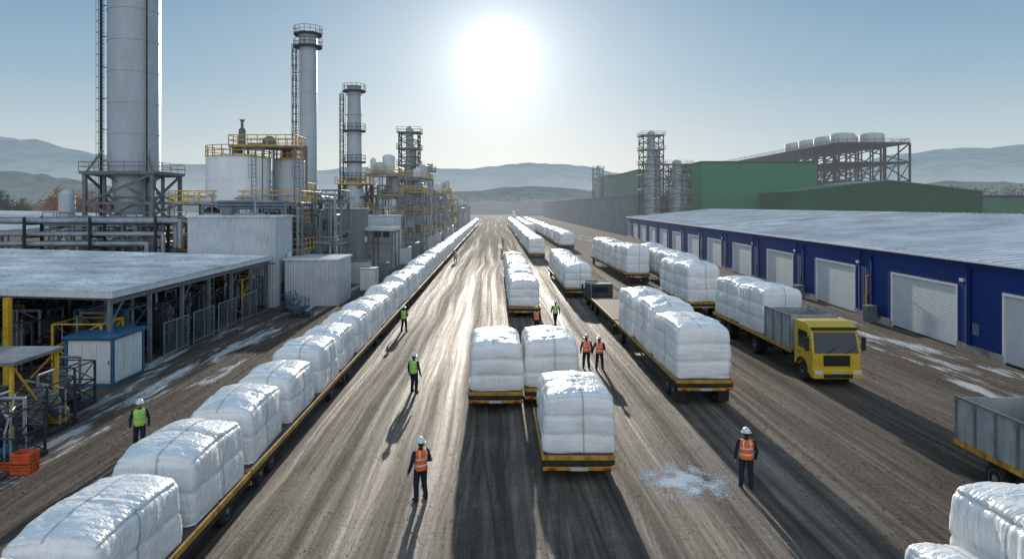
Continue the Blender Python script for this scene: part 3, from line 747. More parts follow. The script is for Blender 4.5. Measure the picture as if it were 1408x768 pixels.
rf.add([(-.28,y0-.3,zo),(25,y0-.3,8.05),(25,y1+.3,8.05),(-.28,y1+.3,zo)],[(0,1,2,3)]); rf.add([(50.3,y0-.3,zo),(25,y0-.3,8.05),(25,y1+.3,8.05),(50.3,y1+.3,zo)],[(3,2,1,0)])
ro=rf.obj('roof',bw,'roof'); sd=ro.modifiers.new('s','SOLIDIFY'); sd.thickness=.08; sd.offset=1
ribs=MB(); y=y0
while y<y1:
    ribs.beam((-.26,y,zo+.11),(24.9,y,8.16),.07,.07); y+=1.2
ribs.obj('roof_ribs',bw,'roof')
gt=MB(); gt.box(-.40,-.285,y0-.3,y1+.3,zo-.06,zo+.06); gt.obj('gutter',bw,'white')
tr=MB(); tr.box(-.02,-.003,y0,y1,ze-.5,ze-.42); tr.obj('trim',bw,'bluetrim')
for a,b in doors:
    mid=b+(13.9-8)/2
    if mid<y1: tr=MB(); tr.box(-.14,-.003,mid-.12,mid+.12,.5,ze-.51); tr.obj('pilaster',bw,'bluetrim')
for a,b in doors:
    d=MB(); d.box(.12,.2,a+.08,b-.08,.02,3.92); dd=d.obj('door',bw,'door')
    f_=MB(); f_.box(-.03,.24,a-.06,a+.08,0,4.06); f_.box(-.03,.24,b-.08,b+.06,0,4.06); f_.box(-.03,.24,a+.08,b-.08,3.92,4.06); f_.obj('frame',dd,'white')
    k_=MB(); k_.box(.06,.115,a+.09,b-.09,.02,.12); k_.obj('sill',dd,'black')
for i in range(9):
    a=doors[i+1][0]-1.2
    d=MB(); d.tube((-.12,a,.5),(-.12,a,ze-.3),.06,n=8); d.obj('downpipe',bw,'bluetrim')
    d=MB(); d.box(-.16,-.003,a+.35,a+.75,4.3,4.5); d.obj('wall_lamp',bw,'white',.01)
    d=MB(); d.box(-.12,-.003,a-1.0,a-.5,1.2,1.9); d.obj('switch_box',bw,'steel',.01)
d=MB(); d.path([(-.35,54.4,0),(-.35,54.4,3.4),(-.1,54.4,3.5)],.055,8); d.obj('gas_pipe',bw,'yellow')
def onfac(y,off): return (26.46+.0639*y-off,y,0)
for i,(y,wd,hh) in enumerate(((53,.8,1.3),(67.5,1.1,1.2))):
    t=thing('utility_cabinet','small grey utility cabinet beside the blue warehouse wall','cabinet',onfac(y,.7))
    c=MB(); c.box(-.35,.35,-wd/2,wd/2,.08,hh); c.obj('body',t,'steel',.02)
    c=MB(); c.box(-.30,.30,-wd/2+.05,wd/2-.05,0,.078); c.obj('base',t,'concrete')
    c=MB(); c.box(-.375,-.352,-wd/2+.08,wd/2-.08,.2,hh-.1); c.obj('door',t,'steel',.01)

# ------------------------------------------------------------------ green buildings
def shed(name,label,x0,x1,y0,y1,h,hp,wallm,roofm,rz=0):
    t=thing(name,label,'industrial building',(0,0,0))
    w=MB(); w.box(x0,x1,y0,y1,0,h)
    if hp>h:
        xm=(x0+x1)/2
        w.add([(x0,y0,h),(x1,y0,h),(xm,y0,hp),(x0,y1,h),(x1,y1,h),(xm,y1,hp)],[(0,1,2),(5,4,3)])
    w.obj('wall',t,wallm)
    r=MB()
    if hp>h:
        r.add([(x0-.4,y0-.4,h-.02),(xm,y0-.4,hp+.06),(xm,y1+.4,hp+.06),(x0-.4,y1+.4,h-.02)],[(0,1,2,3)]); r.add([(x1+.4,y0-.4,h-.02),(xm,y0-.4,hp+.06),(xm,y1+.4,hp+.06),(x1+.4,y1+.4,h-.02)],[(3,2,1,0)])
        o=r.obj('roof',t,roofm); s=o.modifiers.new('s','SOLIDIFY'); s.thickness=.3;s.offset=1
    else:
        r.box(x0-.3,x1+.3,y0-.3,y1+.3,h+.003,h+.5); r.obj('roof',t,roofm)
    return t
shed('factory_hall','tall bright green clad factory hall with flat roof',64.4,100,212,250,22.4,0,'green','green2')
shed('factory_hall','low dark green gabled hall beside tall green hall',81,133,186,209,12.8,15.8,'green2','greygreen')
shed('factory_hall','pale green clad hall behind lattice towers',55,64,262,330,22.5,0,'greygreen','green2')
shed('factory_hall','pale green clad hall far down the yard',56,64,335,380,24,0,'greygreen','greywall')
shed('factory_hall','low teal clad shed beyond the blue warehouse',134,170,195,225,11.5,0,'greygreen','bluetrim')
t=shed('grey_warehouse','long grey clad warehouse with flat parapet and dark openings',40,54,212,560,11.8,0,'greywall','steel')
for i in range(7): dk=MB(); dk.box(39.9,39.997,232+i*44,239+i*44,0,5.5); dk.obj('opening',t,'steel')
t=thing('cooling_structure','large open dark steel frame with pale round tanks on top','industrial structure')
f_=MB()
for i in range(8):
    ya=240+i*18; f_.lattice(121,146,ya,ya+16,11,31,3,.6,br=.6)
    for xx in (125,129,133,137.5,142): f_.beam((xx,ya,11),(xx,ya,31),.4); f_.beam((xx,ya,17.6),(xx+4,ya,24.3),.25)
for z in (17.7,24.3,31.2): f_.box(121,146,240,382,z-.15,z+.15)
for i in range(18): f_.beam((121,242+i*7.7,11),(121,242+i*7.7,31),.4); f_.beam((121,242+i*7.7,17.7),(121,248+i*7.7,24.3),.25)
f_.rail([(121,240,31.4),(146,240,31.4),(146,382,31.4),(121,382,31.4)],1.3,3,.08,closed=True)
f_.obj('frame',t,'dark')
for i in range(4):
    yy=248+i*13
    for xx in (126.5,137): c=MB(); c.lathe(xx,yy,[(4.2,31.4),(4.2,34.6),(3.6,35.2),(.4,35.7)],n=28); c.obj('roof_tank',t,'tank')
def lattower(x,y,s,h,label,plat=5,name='lattice_tower',rail='steel'):
    t=thing(name,label,'tower',(x,y,0))
    f_=MB(); f_.lattice(-s,s,-s,s,0,h,plat*2,.28,br=.6); f_.obj('frame',t,'dark')
    c=MB(); c.lathe(0,0,[(s*.6,1),(s*.6,h*.7),(s*.4,h*.78),(s*.4,h+1),(.1,h+1.6)],n=20); c.obj('column',t,'stack')
    c=MB(); c.lathe(s*.55,-s*.5,[(s*.25,1),(s*.25,h*.85),(.05,h*.87)],n=12); c.obj('column',t,'steel')
    d=MB()
    for i in range(1,plat+1):
        z=h*i/plat; e=s+.5; d.box(-e,e,-e,e,z-.08,z+.08); d.rail([(-e,-e,z),(e,-e,z),(e,e,z),(-e,e,z)],1.1,1.8,.045,closed=True)
    d.obj('platform',t,rail)
    for k in range(4): p=MB(); a=k*1.6+.4; p.path([(math.cos(a)*s*.9,math.sin(a)*s*.9,1),(math.cos(a)*s*.9,math.sin(a)*s*.9,h*(.5+.12*k)),(0,0,h*(.5+.12*k)+.6)],.14,6); p.obj('riser_pipe',t,'pipe')
    return t
lattower(47,205,3.0,30,'tall lattice process tower with stacked platforms',7)
lattower(50,330,2.3,27,'slim distant lattice tower',5)
lattower(55.5,208,3.4,21.5,'wide lattice process frame beside green hall',5)
lattower(61.5,232,2.6,21,'lattice frame against the green hall',5)

# ------------------------------------------------------------------ left: towers
def ringplat(mb,x,y,z,r0,r1,rm=0,n=16,h=1.1):
    mb.lathe(x,y,[(r0,z-.1),(r1,z-.1),(r1,z+.05),(r0,z+.05)],n=n,m=0,cap=False)
    pts=[(x+r1*math.cos(2*math.pi*i/n),y+r1*math.sin(2*math.pi*i/n),z) for i in range(n)]
    mb.rail(pts,h,1.2,.035,rm,closed=True)
def bands(t,r,z0,z1,step,w=.10,e=.05):
    b=MB(); z=z0
    while z<z1: b.lathe(0,0,[(r-.02,z),(r+e,z),(r+e,z+w),(r-.02,z+w)],n=40,cap=False); z+=step
    b.obj('weld_band',t,'stack')
t=thing('storage_silo','huge grey steel silo tower on braced legs with caged ladder','silo',(-40.1,76,0))
c=MB(); c.lathe(0,0,[(1.9,8.0),(2.3,12.6),(2.66,12.7),(2.66,40)],n=56); c.obj('shell',t,'stack'); bands(t,2.66,13.4,40,3.4)
f_=MB(); f_.lattice(-3.6,3.6,-3.2,3.2,0,12.4,4,.38,br=.6); f_.lattice(-2.2,2.2,-2.0,2.0,0,12.4,5,.3,br=.6)
for s in (-3.6,3.6): f_.beam((s,-3.2,12.4),(s*.68,-1.9,15),.22)
f_.box(-4,4,-3.6,3.6,12.4,12.6); f_.obj('support_frame',t,'steel')
r=MB(); r.rail([(-4,-3.6,12.6),(4,-3.6,12.6),(4,3.6,12.6),(-4,3.6,12.6)],1.1,1.5,.04,closed=True); r.obj('railing',t,'steel')
l=MB(); l.ladder(-2.7,-1.6,5,40); l.ladder(-3.2,-1.0,5,40,cage=False); l.path([(-3.0,-1.2,4),(-3.0,-1.2,39)],.12,8); l.path([(2.35,-1.9,4),(2.35,-1.9,39)],.09,8)
z=14
while z<40: l.beam((-3.2,-1,z),(-2.4,-.9,z),.08); z+=3.4
l.obj('ladder',t,'dark')
def chimney(x,y,r,h,label,plats,base=None,rt=None):
    t=thing('chimney_stack',label,'chimney',(x,y,0)); rt=rt or r
    c=MB()
    prof=[(r,0),(rt,h)] if not base else [(base,0),(base,h*.38),(r,h*.45),(rt,h)]
    prof+=[(rt+.12,h),(rt+.12,h+.3),(rt*.8,h+.3)]
    c.lathe(0,0,prof,n=36); c.obj('shell',t,'stack'); bands(t,max(r,rt)+.0 if not base else r,h*.5 if base else 3,h-1,3.2,.09,.05)
    p=MB()
    for z in plats: ringplat(p,0,0,z,(rt if z>h*.45 else (base or r))*.9,(rt if z>h*.45 else (base or r))+.8)
    p.obj('platform',t,'dark')
    l=MB(); l.ladder(-r-.35,-.2,2,h-.5); l.lattice(-r-1.05,-r-.5,-.3,.3,0,h-1,16,.08,br=.6); l.obj('ladder',t,'dark')
    return t
chimney(-27.3,100,1.25,33.6,'tall grey steel chimney with ladder frame and top platform',[32.2,34],)
chimney(-22.6,110,1.25,28,'stepped grey chimney column with platforms and wide base',[13.2,16,21,27.4],base=1.7,rt=1.05)
chimney(-15.2,160,.7,18.5,'slim steel vent stack beside process tower',[17])
lattower(-18.9,152,2.1,25.2,'process tower with stacked platforms and riser pipes',7)
lattower(-22.6,111,2.2,12.5,'braced steel frame around a chimney base',3,name='support_structure',rail='yellow')

def unit(x0,x1,y0,y1,h,floors,label,tanks=3,seed=1,yr=True,dens=1.0):
    rr=random.Random(seed); t=thing('process_unit',label,'industrial plant',(x0,y0,0)); W=x1-x0; D=y1-y0
    f_=MB(); nb=max(1,int(round(W/3.2)))
    for i in range(nb+1):
        for yy in (0,D): f_.beam((W*i/nb,yy,0),(W*i/nb,yy,h),.2)
    for k in range(1,floors+1):
        z=h*k/floors
        for yy in (0,D): f_.beam((0,yy,z-.12),(W,yy,z-.12),.16,.24)
        for i in range(nb+1): f_.beam((W*i/nb,0,z-.12),(W*i/nb,D,z-.12),.16,.24)
        f_.box(.1,W-.1,.1,D-.1,z,z+.05)
        for i in range(nb):
            if rr.random()<.5: f_.beam((W*i/nb,0,z-h/floors),(W*(i+1)/nb,0,z),.1)
        f_.beam((W,0,z-h/floors),(W,D,z),.1)
    f_.obj('frame',t,'steel')
    r=MB()
    for k in range(1,floors+1):
        z=h*k/floors+.05; r.rail([(0,0,z),(W,0,z),(W,D,z),(0,D,z)],1.1,1.3,.05,closed=True)
    r.obj('railing',t,'yellow' if yr else 'steel')
    for i in range(tanks):
        k=rr.randint(0,floors); z=h*k/floors+.06; rad=rr.uniform(.5,1.1); hh=rr.uniform(1.5,h/floors*.9 if k<floors else 3.2)
        xx=rr.uniform(rad+.2,max(rad+.3,W-rad-.2)); yy=rr.uniform(rad,max(rad+.1,D-rad))
        c=MB(); c.lathe(xx,yy,[(rad*.6,z),(rad,z+.3),(rad,z+hh),(rad*.55,z+hh+.35),(.1,z+hh+.4)],n=20); c.obj('vessel',t,rr.choice(['tank','white','pipe','stack','tankdark']))
    p=MB(); p2=MB()
    for i in range(int((14+W*1.5)*dens)):
        xx=rr.uniform(.2,W-.2); yy=rr.choice([-.25,-.4,D*.5]); za=rr.uniform(.3,h*.5); zb=rr.uniform(h*.5,h+.8); x2=rr.uniform(0,W)
        (p if i%2 else p2).path([(xx,yy,za),(xx,yy,zb),(x2,yy,zb),(x2,D*.6,zb)],rr.choice([.06,.09,.14]),7)
    p.obj('pipework',t,'pipe'); p2.obj('pipework',t,'tankdark')
    b=MB()
    for i in range(int(6+W*1.5)):
        xx=rr.uniform(0,W-1.2); yy=rr.uniform(0,D-.8); k=rr.randint(0,floors-1); z=h*k/floors+.06; b.box(xx,xx+rr.uniform(.5,1.4),yy,yy+.8,z,z+rr.uniform(.6,1.8))
    b.obj('machinery',t,['dark','steel'][seed%2],.03)
    return t
t=unit(-31.5,-18.6,66,73,9.3,2,'steel platform carrying white tanks behind yellow railings',2,3)
def tank(x,y,z,r,h,label,m,crown=True):
    t=thing('storage_tank',label,'tank',(x,y,z))
    c=MB(); c.lathe(0,0,[(r*.98,0),(r,.1),(r,h),(r*.96,h+.12),(r*.5,h+.5),(.1,h+.6)],n=48); c.obj('shell',t,m)
    b=MB()
    for zz in (.1,h*.5,h-.05): b.lathe(0,0,[(r+.005,zz),(r+.04,zz),(r+.04,zz+.06),(r+.005,zz+.06)],n=48,cap=False)
    b.obj('band',t,m)
    if crown:
        p=MB(); pts=[(r*1.0*math.cos(2*math.pi*i/18),r*math.sin(2*math.pi*i/18),h+.15) for i in range(18)]; p.rail(pts,1.1,1.0,.045,closed=True); p.obj('railing',t,'yellow')
    q=MB(); q.path([(r*.3,0,h+.4),(r*.3,0,h+1.5),(r*1.15,-.2,h+1.5),(r*1.15,-.2,-.0)],.13,8); q.ladder(r*.75,-r*.75,0,h+.8); q.lathe(-.2,0,[(.5,h+.4),(.5,h+1.3),(.1,h+1.5)],n=14); q.obj('fittings',t,'steel')
    return t
tank(-25.8,68.9,9.37,3.1,4.3,'wide white round tank with yellow railing on a steel platform','tankwhite')
tank(-21.3,70.8,9.37,1.6,4.2,'grey round tank with pipes beside a white tank','tank')
t=thing('walkway_platform','raised yellow-railed walkway above the white tanks','platform',(-27.9,67.5,14.8))
c=MB(); c.box(1.6,8.2,0,3.6,0,.12)
for xx in (1.7,4.9,8.1):
    for yy in (.1,3.5): c.beam((xx,yy,-5.4),(xx,yy,0),.12)
c.obj('deck',t,'steel')
c=MB(); c.rail([(1.6,0,.12),(8.2,0,.12),(8.2,3.6,.12),(1.6,3.6,.12)],1.1,.9,.05,closed=True); c.obj('railing',t,'yellow')
c=MB(); c.lathe(2.4,1.5,[(.35,.12),(.35,1.9),(.15,2.1),(.15,2.7),(.3,2.9)],n=14); c.lathe(5,2,[(.7,.12),(.7,1.0),(.2,1.3)],n=18); c.obj('vent_head',t,'steel')
def block(x0,x1,y0,y1,z1,label,wallm='corr',name='plant_building',z0=0,details=True,win=True):
    t=thing(name,label,'building',(x0,y0,z0)); W=x1-x0;D=y1-y0;h=z1-z0
    w=MB(); w.box(0,W,0,D,0,h); w.obj('wall',t,wallm)
    r=MB(); r.box(-.15,W+.15,-.15,D+.15,h+.003,h+.16); r.obj('roof',t,'shedroof')
    if details:
        d=MB(); d.box(W+.003,W+.06,D*.25,D*.25+1.1,0,2.1); d.obj('door',t,'steel')
        d=MB(); d.box(W*.15,W*.15+1.0,-.05,-.003,0,2.1); d.obj('door',t,'bluepaint')
        v=MB(); v.box(W*.3,W*.3+.9,D*.3,D*.3+.9,h+.163,h+.9); v.obj('roof_vent',t,'steel',.02)
        v=MB(); v.path([(W*.7,D*.3,h+.16),(W*.7,D*.3,h+1.4),(W*.9,D*.3,h+1.4)],.12,7); v.obj('vent_pipe',t,'pipe')
        v=MB(); v.box(W+.065,W+.3,D*.6,D*.6+.8,h*.5,h*.5+.7); v.obj('air_unit',t,'white',.02)
        if h>6:
            v=MB(); v.box(-.02,W+.02,-.03,-.003,h*.48,h*.48+.12); v.obj('trim',t,'steel')
            if win:
                for q in range(2): v=MB(); v.box(W*(.45+.25*q),W*(.45+.25*q)+.9,-.04,-.003,h*.6,h*.6+.9); v.obj('window',t,'glass')
    return t
block(-27.2,-19.4,60.5,65.5,8.0,'white corrugated plant building under the tank platform',win=False)
block(-18.9,-14.1,61.5,67,4.1,'low pale clad container building beside the yard','corr',details=False)
unit(-19.0,-16.0,71,75,9.5,3,'narrow steel stair frame beside corrugated building',1,5,yr=False)
block(-23.5,-17,84,92,8.6,'grey plant building with rooftop vents','greywall')
block(-19.5,-14.5,98,106,7.5,'pale corrugated plant building with vents')
block(-30,-24,84,94,7.5,'weathered grey plant building','greywall')
unit(-21.5,-16,114,121,14.3,4,'multi-level process unit with yellow railings and vessels',6,11)
unit(-17.5,-13.2,126,133,11.5,3,'multi-level process unit with pipework',5,12)
unit(-21.5,-13.5,142,150,14.8,4,'large process unit with vessels and yellow railings',8,13)
unit(-16.5,-12.5,168,176,12,3,'distant process unit with pipework',5,14)
unit(-20,-12.6,190,200,13,3,'distant process unit with vessels',6,15)
unit(-19,-13,215,240,11,3,'far process unit with railings',6,16)
unit(-26,-21.5,76,82,10.5,3,'process unit with yellow railings behind plant building',5,17)
unit(-33,-27.5,88,95,9.5,3,'process unit with dense pipework beside silo',5,18)
unit(-45,-33,68,73,7.2,2,'pipe rack frame below the silo',4,19,yr=False,dens=1.4)
for i,(a,b,yy,h) in enumerate(((-19,-13,250,9),(-20,-13,285,8),(-24,-14,320,10),(-30,-14,380,9))): block(a,b,yy,yy+18,h,'distant grey plant shed along the yard','greywall')
def openshed(x0,x1,y0,y1,ze,zr,label,nx=3,ny=6,roofm='shedroof',postm='steel',back=False):
    t=thing('open_shed',label,'shed',(0,0,0))
    r=MB(); r.add([(x1+.3,y0-.3,ze),(x1+.3,y1+.3,ze),(x0-.3,y1+.3,zr),(x0-.3,y0-.3,zr)],[(0,1,2,3)])
    o=r.obj('roof',t,roofm); s=o.modifiers.new('s','SOLIDIFY'); s.thickness=.1
    rb=MB(); y=y0
    while y<y1: rb.beam((x1+.3,y,ze+.02),(x0-.3,y,zr+.02),.05,.06); y+=.9
    rb.obj('roof_ribs',t,roofm)
    f_=MB(); f_.beam((x1+.25,y0-.3,ze-.25),(x1+.25,y1+.3,ze-.25),.06,.28); f_.beam((x1+.3,y0-.28,ze-.25),(x0-.3,y0-.28,zr-.25),.06,.28); f_.obj('fascia',t,'white')
    if back:
        bk=MB(); bk.box(x0,x0+.1,y0,y1-.11,0,zr-.2); bk.obj('back_shade_sheet',t,'dark'); bk=MB(); bk.box(x0,x1-1.5,y1-.1,y1,0,ze-.2); bk.obj('end_shade_sheet',t,'dark')  # dark sheets added to deepen the shade inside the shed
    p=MB()
    for i in range(ny+1):
        y=y0+(y1-y0)*i/ny
        for j in range(nx+1):
            x=x1+(x0-x1)*j/nx; z=ze+(zr-ze)*j/nx; p.beam((x,y,0),(x,y,z-.14),.2)
        p.beam((x1,y,ze-.4),(x0,y,zr-.4),.12,.25)
    for j in range(nx+1):
        x=x1+(x0-x1)*j/nx; z=ze+(zr-ze)*j/nx-.6; p.beam((x,y0,z),(x,y1,z),.12,.22)
        for i in range(ny):
            if (i+j)%2==0: y=y0+(y1-y0)*i/ny; p.beam((x,y,z-1.2),(x,y+1.4,z),.08)
    p.obj('post',t,postm)
    return t
openshed(-44,-20,35.5,60,4.62,5.25,'open steel shed with frosted sheet roof over machinery',back=True)
openshed(-60,-26.0,22,32.5,4.9,5.4,'open shed with frosted sheet roof at the yard edge',nx=3,ny=3,postm='yellow')
openshed(-19.5,-13.6,90,97,6.1,6.2,'small open shed with pale roof beside plant buildings',nx=2,ny=2)
openshed(-100,-46,95,125,7.6,8.2,'long low shed with frosted roof behind the silo',nx=4,ny=4)
openshed(-110,-50,62,84,6.6,7.3,'long pipe shed with frosted roof panels',nx=5,ny=3)
def machine(x,y,s,seed,col):
    rr=random.Random(seed); t=thing('process_machine',{'yellow':'yellow framed process machine with pipes under a shed roof','dark':'dark process machine with motor and pipes under a shed roof','bluepaint':'blue pump machine with pipes and motor'}[col],'machine',(x,y,0),rr.choice([0,0,math.pi/2,math.pi]))
    b=MB(); b.box(-1.3*s,1.3*s,-1.1*s,1.1*s,0,.25*s); b.obj('skid',t,'dark')
    f_=MB(); f_.lattice(-1.2*s,1.2*s,-1*s,1*s,.25*s,2.6*s,2,.1*s); f_.obj('frame',t,col)
    v=MB(); v.lathe(-.4*s,0,[(.3*s,.3*s),(.5*s,.6*s),(.5*s,2.0*s),(.2*s,2.4*s)],n=16); v.obj('vessel',t,rr.choice(['steel','tankdark','dark']))
    m=MB(); m.tube((.3*s,-.5*s,.7*s),(1.1*s,-.5*s,.7*s),.28*s,n=14); m.box(.2*s,1.1*s,-.8*s,-.2*s,.25*s,.45*s); m.tube((1.1*s,-.5*s,.7*s),(1.25*s,-.5*s,.7*s),.1*s,n=8); m.obj('motor',t,rr.choice(['dark','bluepaint','amber','dark']))
    p=MB(); p.path([(-.4*s,0,2.3*s),(-.4*s,0,3*s),(.9*s,0,3*s),(.9*s,0,.5*s)],.08*s,8)
    for q in range(rr.randint(2,5)):
        xa=rr.uniform(-1,1)*s; p.path([(xa,-.95*s,.3*s),(xa,-.95*s,rr.uniform(1.2,3.2)*s),(rr.uniform(-1,1)*s,.5*s,rr.uniform(1.2,3.2)*s)],rr.uniform(.03,.07)*s,6)
    p.obj('pipe',t,rr.choice(['pipe','tankdark','steel']))
    b=MB()
    for q in range(4): xa=rr.uniform(-1.2,.6)*s; ya=rr.uniform(-1,.5)*s; za=rr.uniform(.3,1.8)*s; b.box(xa,xa+.5*s,ya,ya+.4*s,za,za+.45*s)
    b.obj('control_box',t,rr.choice(['dark','steel','dark']),.02)
k=0
for y in (37,39.8,42.6,45.4,48.2,51,53.8,56.6,58.6):
    for x in (-22,-25.5,-29.5,-34,-39):
        k+=1; machine(x+R.uniform(-.4,.4),y+R.uniform(-.4,.4),R.uniform(.95,1.25),k,['dark','yellow','dark','dark','dark','dark','bluepaint'][k%7])
for x,y in ((-15.9,55.5),(-17.6,58.5)): k+=1; machine(x,y,.55,k,'bluepaint')
for x,y in ((-17.6,27.5),(-18.6,30.5),(-19.5,25.0),(-16.6,24.0)): k+=1; machine(x-.6,y,.75,k,'dark')
for i,y in enumerate((40.5,44.5,48.5,53)):
    t=thing('mesh_fence_panel','grey framed mesh fence panel beside an open shed','fence',(-19.6,y,0),group='fence panels by the open shed')
    f_=MB()
    for a,b in (((0,0,0),(0,0,2.1)),((0,3.2,0),(0,3.2,2.1)),((0,0,.15),(0,3.2,.15)),((0,0,2.05),(0,3.2,2.05)),((0,1.6,.15),(0,1.6,2.05))): f_.beam(a,b,.05)
    f_.obj('frame',t,'pipe')
    w_=MB()
    for q in range(21): w_.beam((0,.15*q+.05,.15),(0,.15*q+.05,2.05),.014)
    for q in range(12): w_.beam((0,0,.25+.16*q),(0,3.2,.25+.16*q),.014)
    w_.obj('mesh_infill',t,'steel')
t=thing('equipment_cabinet','white panelled equipment cabinet with blue frame and flat top','cabinet',(-21.4,34,0))
c=MB(); c.box(.06,2.34,.06,2.94,.15,2.3); c.obj('body',t,'white')
c=MB(); c.lattice(.05,2.35,.05,2.95,0,2.34,1,.14,br=.0001); c.box(0,2.4,0,3.0,0,.15); c.obj('frame',t,'bluepaint')
c=MB(); c.box(-.12,2.52,-.12,3.12,2.36,2.5); c.obj('roof',t,'bluepaint',.02)
for i in range(3):
    c=MB(); c.box(.15+.72*i,.15+.72*i+.66,.02,.055,.25,2.15); d=c.obj('door',t,'white',.01)
    h=MB(); h.box(.72+.72*i,.75+.72*i,-.02,.018,1.1,1.3); h.obj('handle',d,'black')
for i in range(3):
    c=MB(); c.box(2.343,2.38,.2+.9*i,.2+.9*i+.82,.25,2.15); c.obj('side_panel',t,'white',.01)
t=thing('equipment_stand','yellow framed equipment stand with grey roof and tanks','equipment',(-20.8,25.3,0))
c=MB(); c.lattice(0,2.9,0,2.6,0,3.1,1,.12,br=.5); c.obj('frame',t,'yellow')
c=MB(); c.box(-.2,3.1,-.2,2.8,3.12,3.24); c.obj('roof',t,'steel')
c=MB(); c.rail([(2.9,0,0),(2.9,2.6,0)],1.1,.6,.03); c.box(.3,2.2,.4,1.9,0,1.2); c.obj('machinery',t,'steel',.03)
for i,(x,y,zz) in enumerate(((-15.9,23.1,0),(-15.9,23.1,.36),(-16.6,23.4,0))):
    t=thing('plastic_crate','orange slatted plastic crate on the ground beside equipment','crate',(x,y,zz),group='orange crates by the stand')
    c=MB(); c.box(-.32,.32,-.24,.24,0,.03)
    for s in (-1,1):
        for q in range(3): c.box(-.32,.32,s*.24-.012,s*.24+.012,.05+q*.1,.12+q*.1); c.box(s*.32-.012,s*.32+.012,-.24,.24,.05+q*.1,.12+q*.1)
        for s2 in (-1,1): c.box(s*.31-.025,s*.31+.025,s2*.23-.025,s2*.23+.025,.03,.34)
    c.obj('body',t,'orangecrate')
for i in range(3):
    t=thing('gas_cylinder','green gas cylinder standing beside the equipment stand','gas cylinder',(-17.4+.3*i,22.2+.1*i,0),group='gas cylinders')
    c=MB(); c.lathe(0,0,[(.11,0),(.11,1.2),(.06,1.35),(.03,1.38)],n=16); c.obj('body',t,'green'); c=MB(); c.lathe(0,0,[(.04,1.38),(.04,1.5),(.01,1.52)],n=10); c.obj('valve',t,'steel')
t=thing('bollard_post','tall yellow steel post beside the open shed','post',(-24.4,34.2,0)); c=MB(); c.beam((0,0,0),(0,0,4.4),.28); c.obj('post',t,'yellow'); c=MB(); c.box(-.25,.25,-.25,.25,-.001,.08); c.obj('base_plate',t,'steel')
t=thing('pipe_rack','elevated pipe rack with parallel insulated pipes and steel supports','pipe rack')
for i,(z,yy,r) in enumerate(((7.6,63,.22),(7.6,63.7,.16),(7.6,64.3,.28),(6.4,62.8,.2),(6.4,63.5,.14),(6.4,64.2,.2),(5.5,62.9,.26),(5.5,63.8,.18))):
    xe=-29-.5*i; p=MB(); p.path([(-120,yy,z),(xe,yy,z),(xe,yy,z-2.5)],r,10); p.obj('pipe',t,['pipe','tankdark','stack'][i%3])
for i in range(15):
    p=MB(); x=-31-i*6
    for yy in (62.4,64.8): p.beam((x,yy,0),(x,yy,8),.2)
    for z in (7.3,6.1,5.15): p.beam((x,62.4,z),(x,64.8,z),.15)
    p.obj('support',t,'dark')
for i,(x,y,wd,dp,hh,m) in enumerate(((-12.6,72,1.6,2.2,2.3,'white'),(-14.5,78,2.2,2.4,2.6,'corr'),(-13.2,84,1.2,1.6,1.9,'steel'),(-13,104,2,3,2.6,'white'),(-12.8,113,1.6,4,2.8,'steel'),(-12.6,138,2,3,2.6,'corr'),(-12.4,155,2,5,2.7,'white'),(-12.5,182,2,5,2.7,'corr'),(-12.6,205,2,6,3,'white'))):
    t=thing('control_cabinet','weathered metal control cabinet standing along the yard edge','cabinet',(x-wd,y,0),group='control cabinets')
    c=MB(); c.box(0,wd,0,dp,.12,hh); c.obj('body',t,m); c=MB(); c.box(-.05,wd+.05,-.05,dp+.05,hh+.002,hh+.1); c.obj('roof',t,'steel'); c=MB(); c.box(.05,wd-.05,.05,dp-.05,0,.118); c.obj('base',t,'concrete')
    c=MB(); c.box(.1,wd*.5-.02,-.03,-.002,.2,hh-.1); c.obj('door',t,m,.01); c=MB(); c.box(wd*.5+.02,wd-.1,-.03,-.002,.2,hh-.1); c.obj('door',t,m,.01)
for i,(a,b,y,h) in enumerate(((-90,-30,640,13),(-28,20,760,12),(22,60,690,13),(60,110,720,14),(-300,-120,520,12))): shed('distant_shed','long low hazy shed on the horizon',a,b,y,y+40,h,h+2,'greywall','roof')

# ------------------------------------------------------------------ trees
def tree_mesh(seed,h,kind,nleaf=2200):
    rr=random.Random(seed); tr=MB(); tr.tube((0,0,0),(rr.uniform(-.2,.2),0,h*.55),.28,.14,n=8)
    cl=[]
    for i in range(16):
        a=rr.uniform(0,6.28); z=h*rr.uniform(.25,.7); L=h*rr.uniform(.12,.26)*(1.1-z/h*.6)
        e=(math.cos(a)*L,math.sin(a)*L,z+L*.8); tr.tube((0,0,z),e,.09,.03,n=6); cl.append((e,h*rr.uniform(.07,.13)))
    cl+= [((0,0,h*.8),h*.12),((0,0,h*.9),h*.08)]
    lf=MB()
    for i in range(nleaf):
        c,r=rr.choice(cl); d=Vector((rr.gauss(0,1),rr.gauss(0,1),rr.gauss(0,.8))); d=d*(r*.62)
        p=Vector(c)+d; s=rr.uniform(.12,.32); u=Vector((rr.gauss(0,1),rr.gauss(0,1),rr.gauss(0,1))).normalized(); v=u.orthogonal().normalized()
        lf.add([p-u*s,p+v*s*.7,p+u*s,p-v*s*.7],[(0,1,2,3)])
    return tr.mesh('trunk',['bark']),lf.mesh('crown',[kind])
TA=[tree_mesh(s,14,'leafb',1500) for s in (1,2)]; TG=[tree_mesh(s,14,'leafg',2800) for s in (3,4)]
def tree(x,y,var,sc,label):
    t=thing('tree',label,'tree',(x,y,0),R.uniform(0,6),group='trees behind the plant'); t.scale=(sc,sc,sc)
    for nm,me in zip(('trunk','crown'),var):
        c=bpy.data.objects.new(nm,me); COL.objects.link(c); c.parent=t
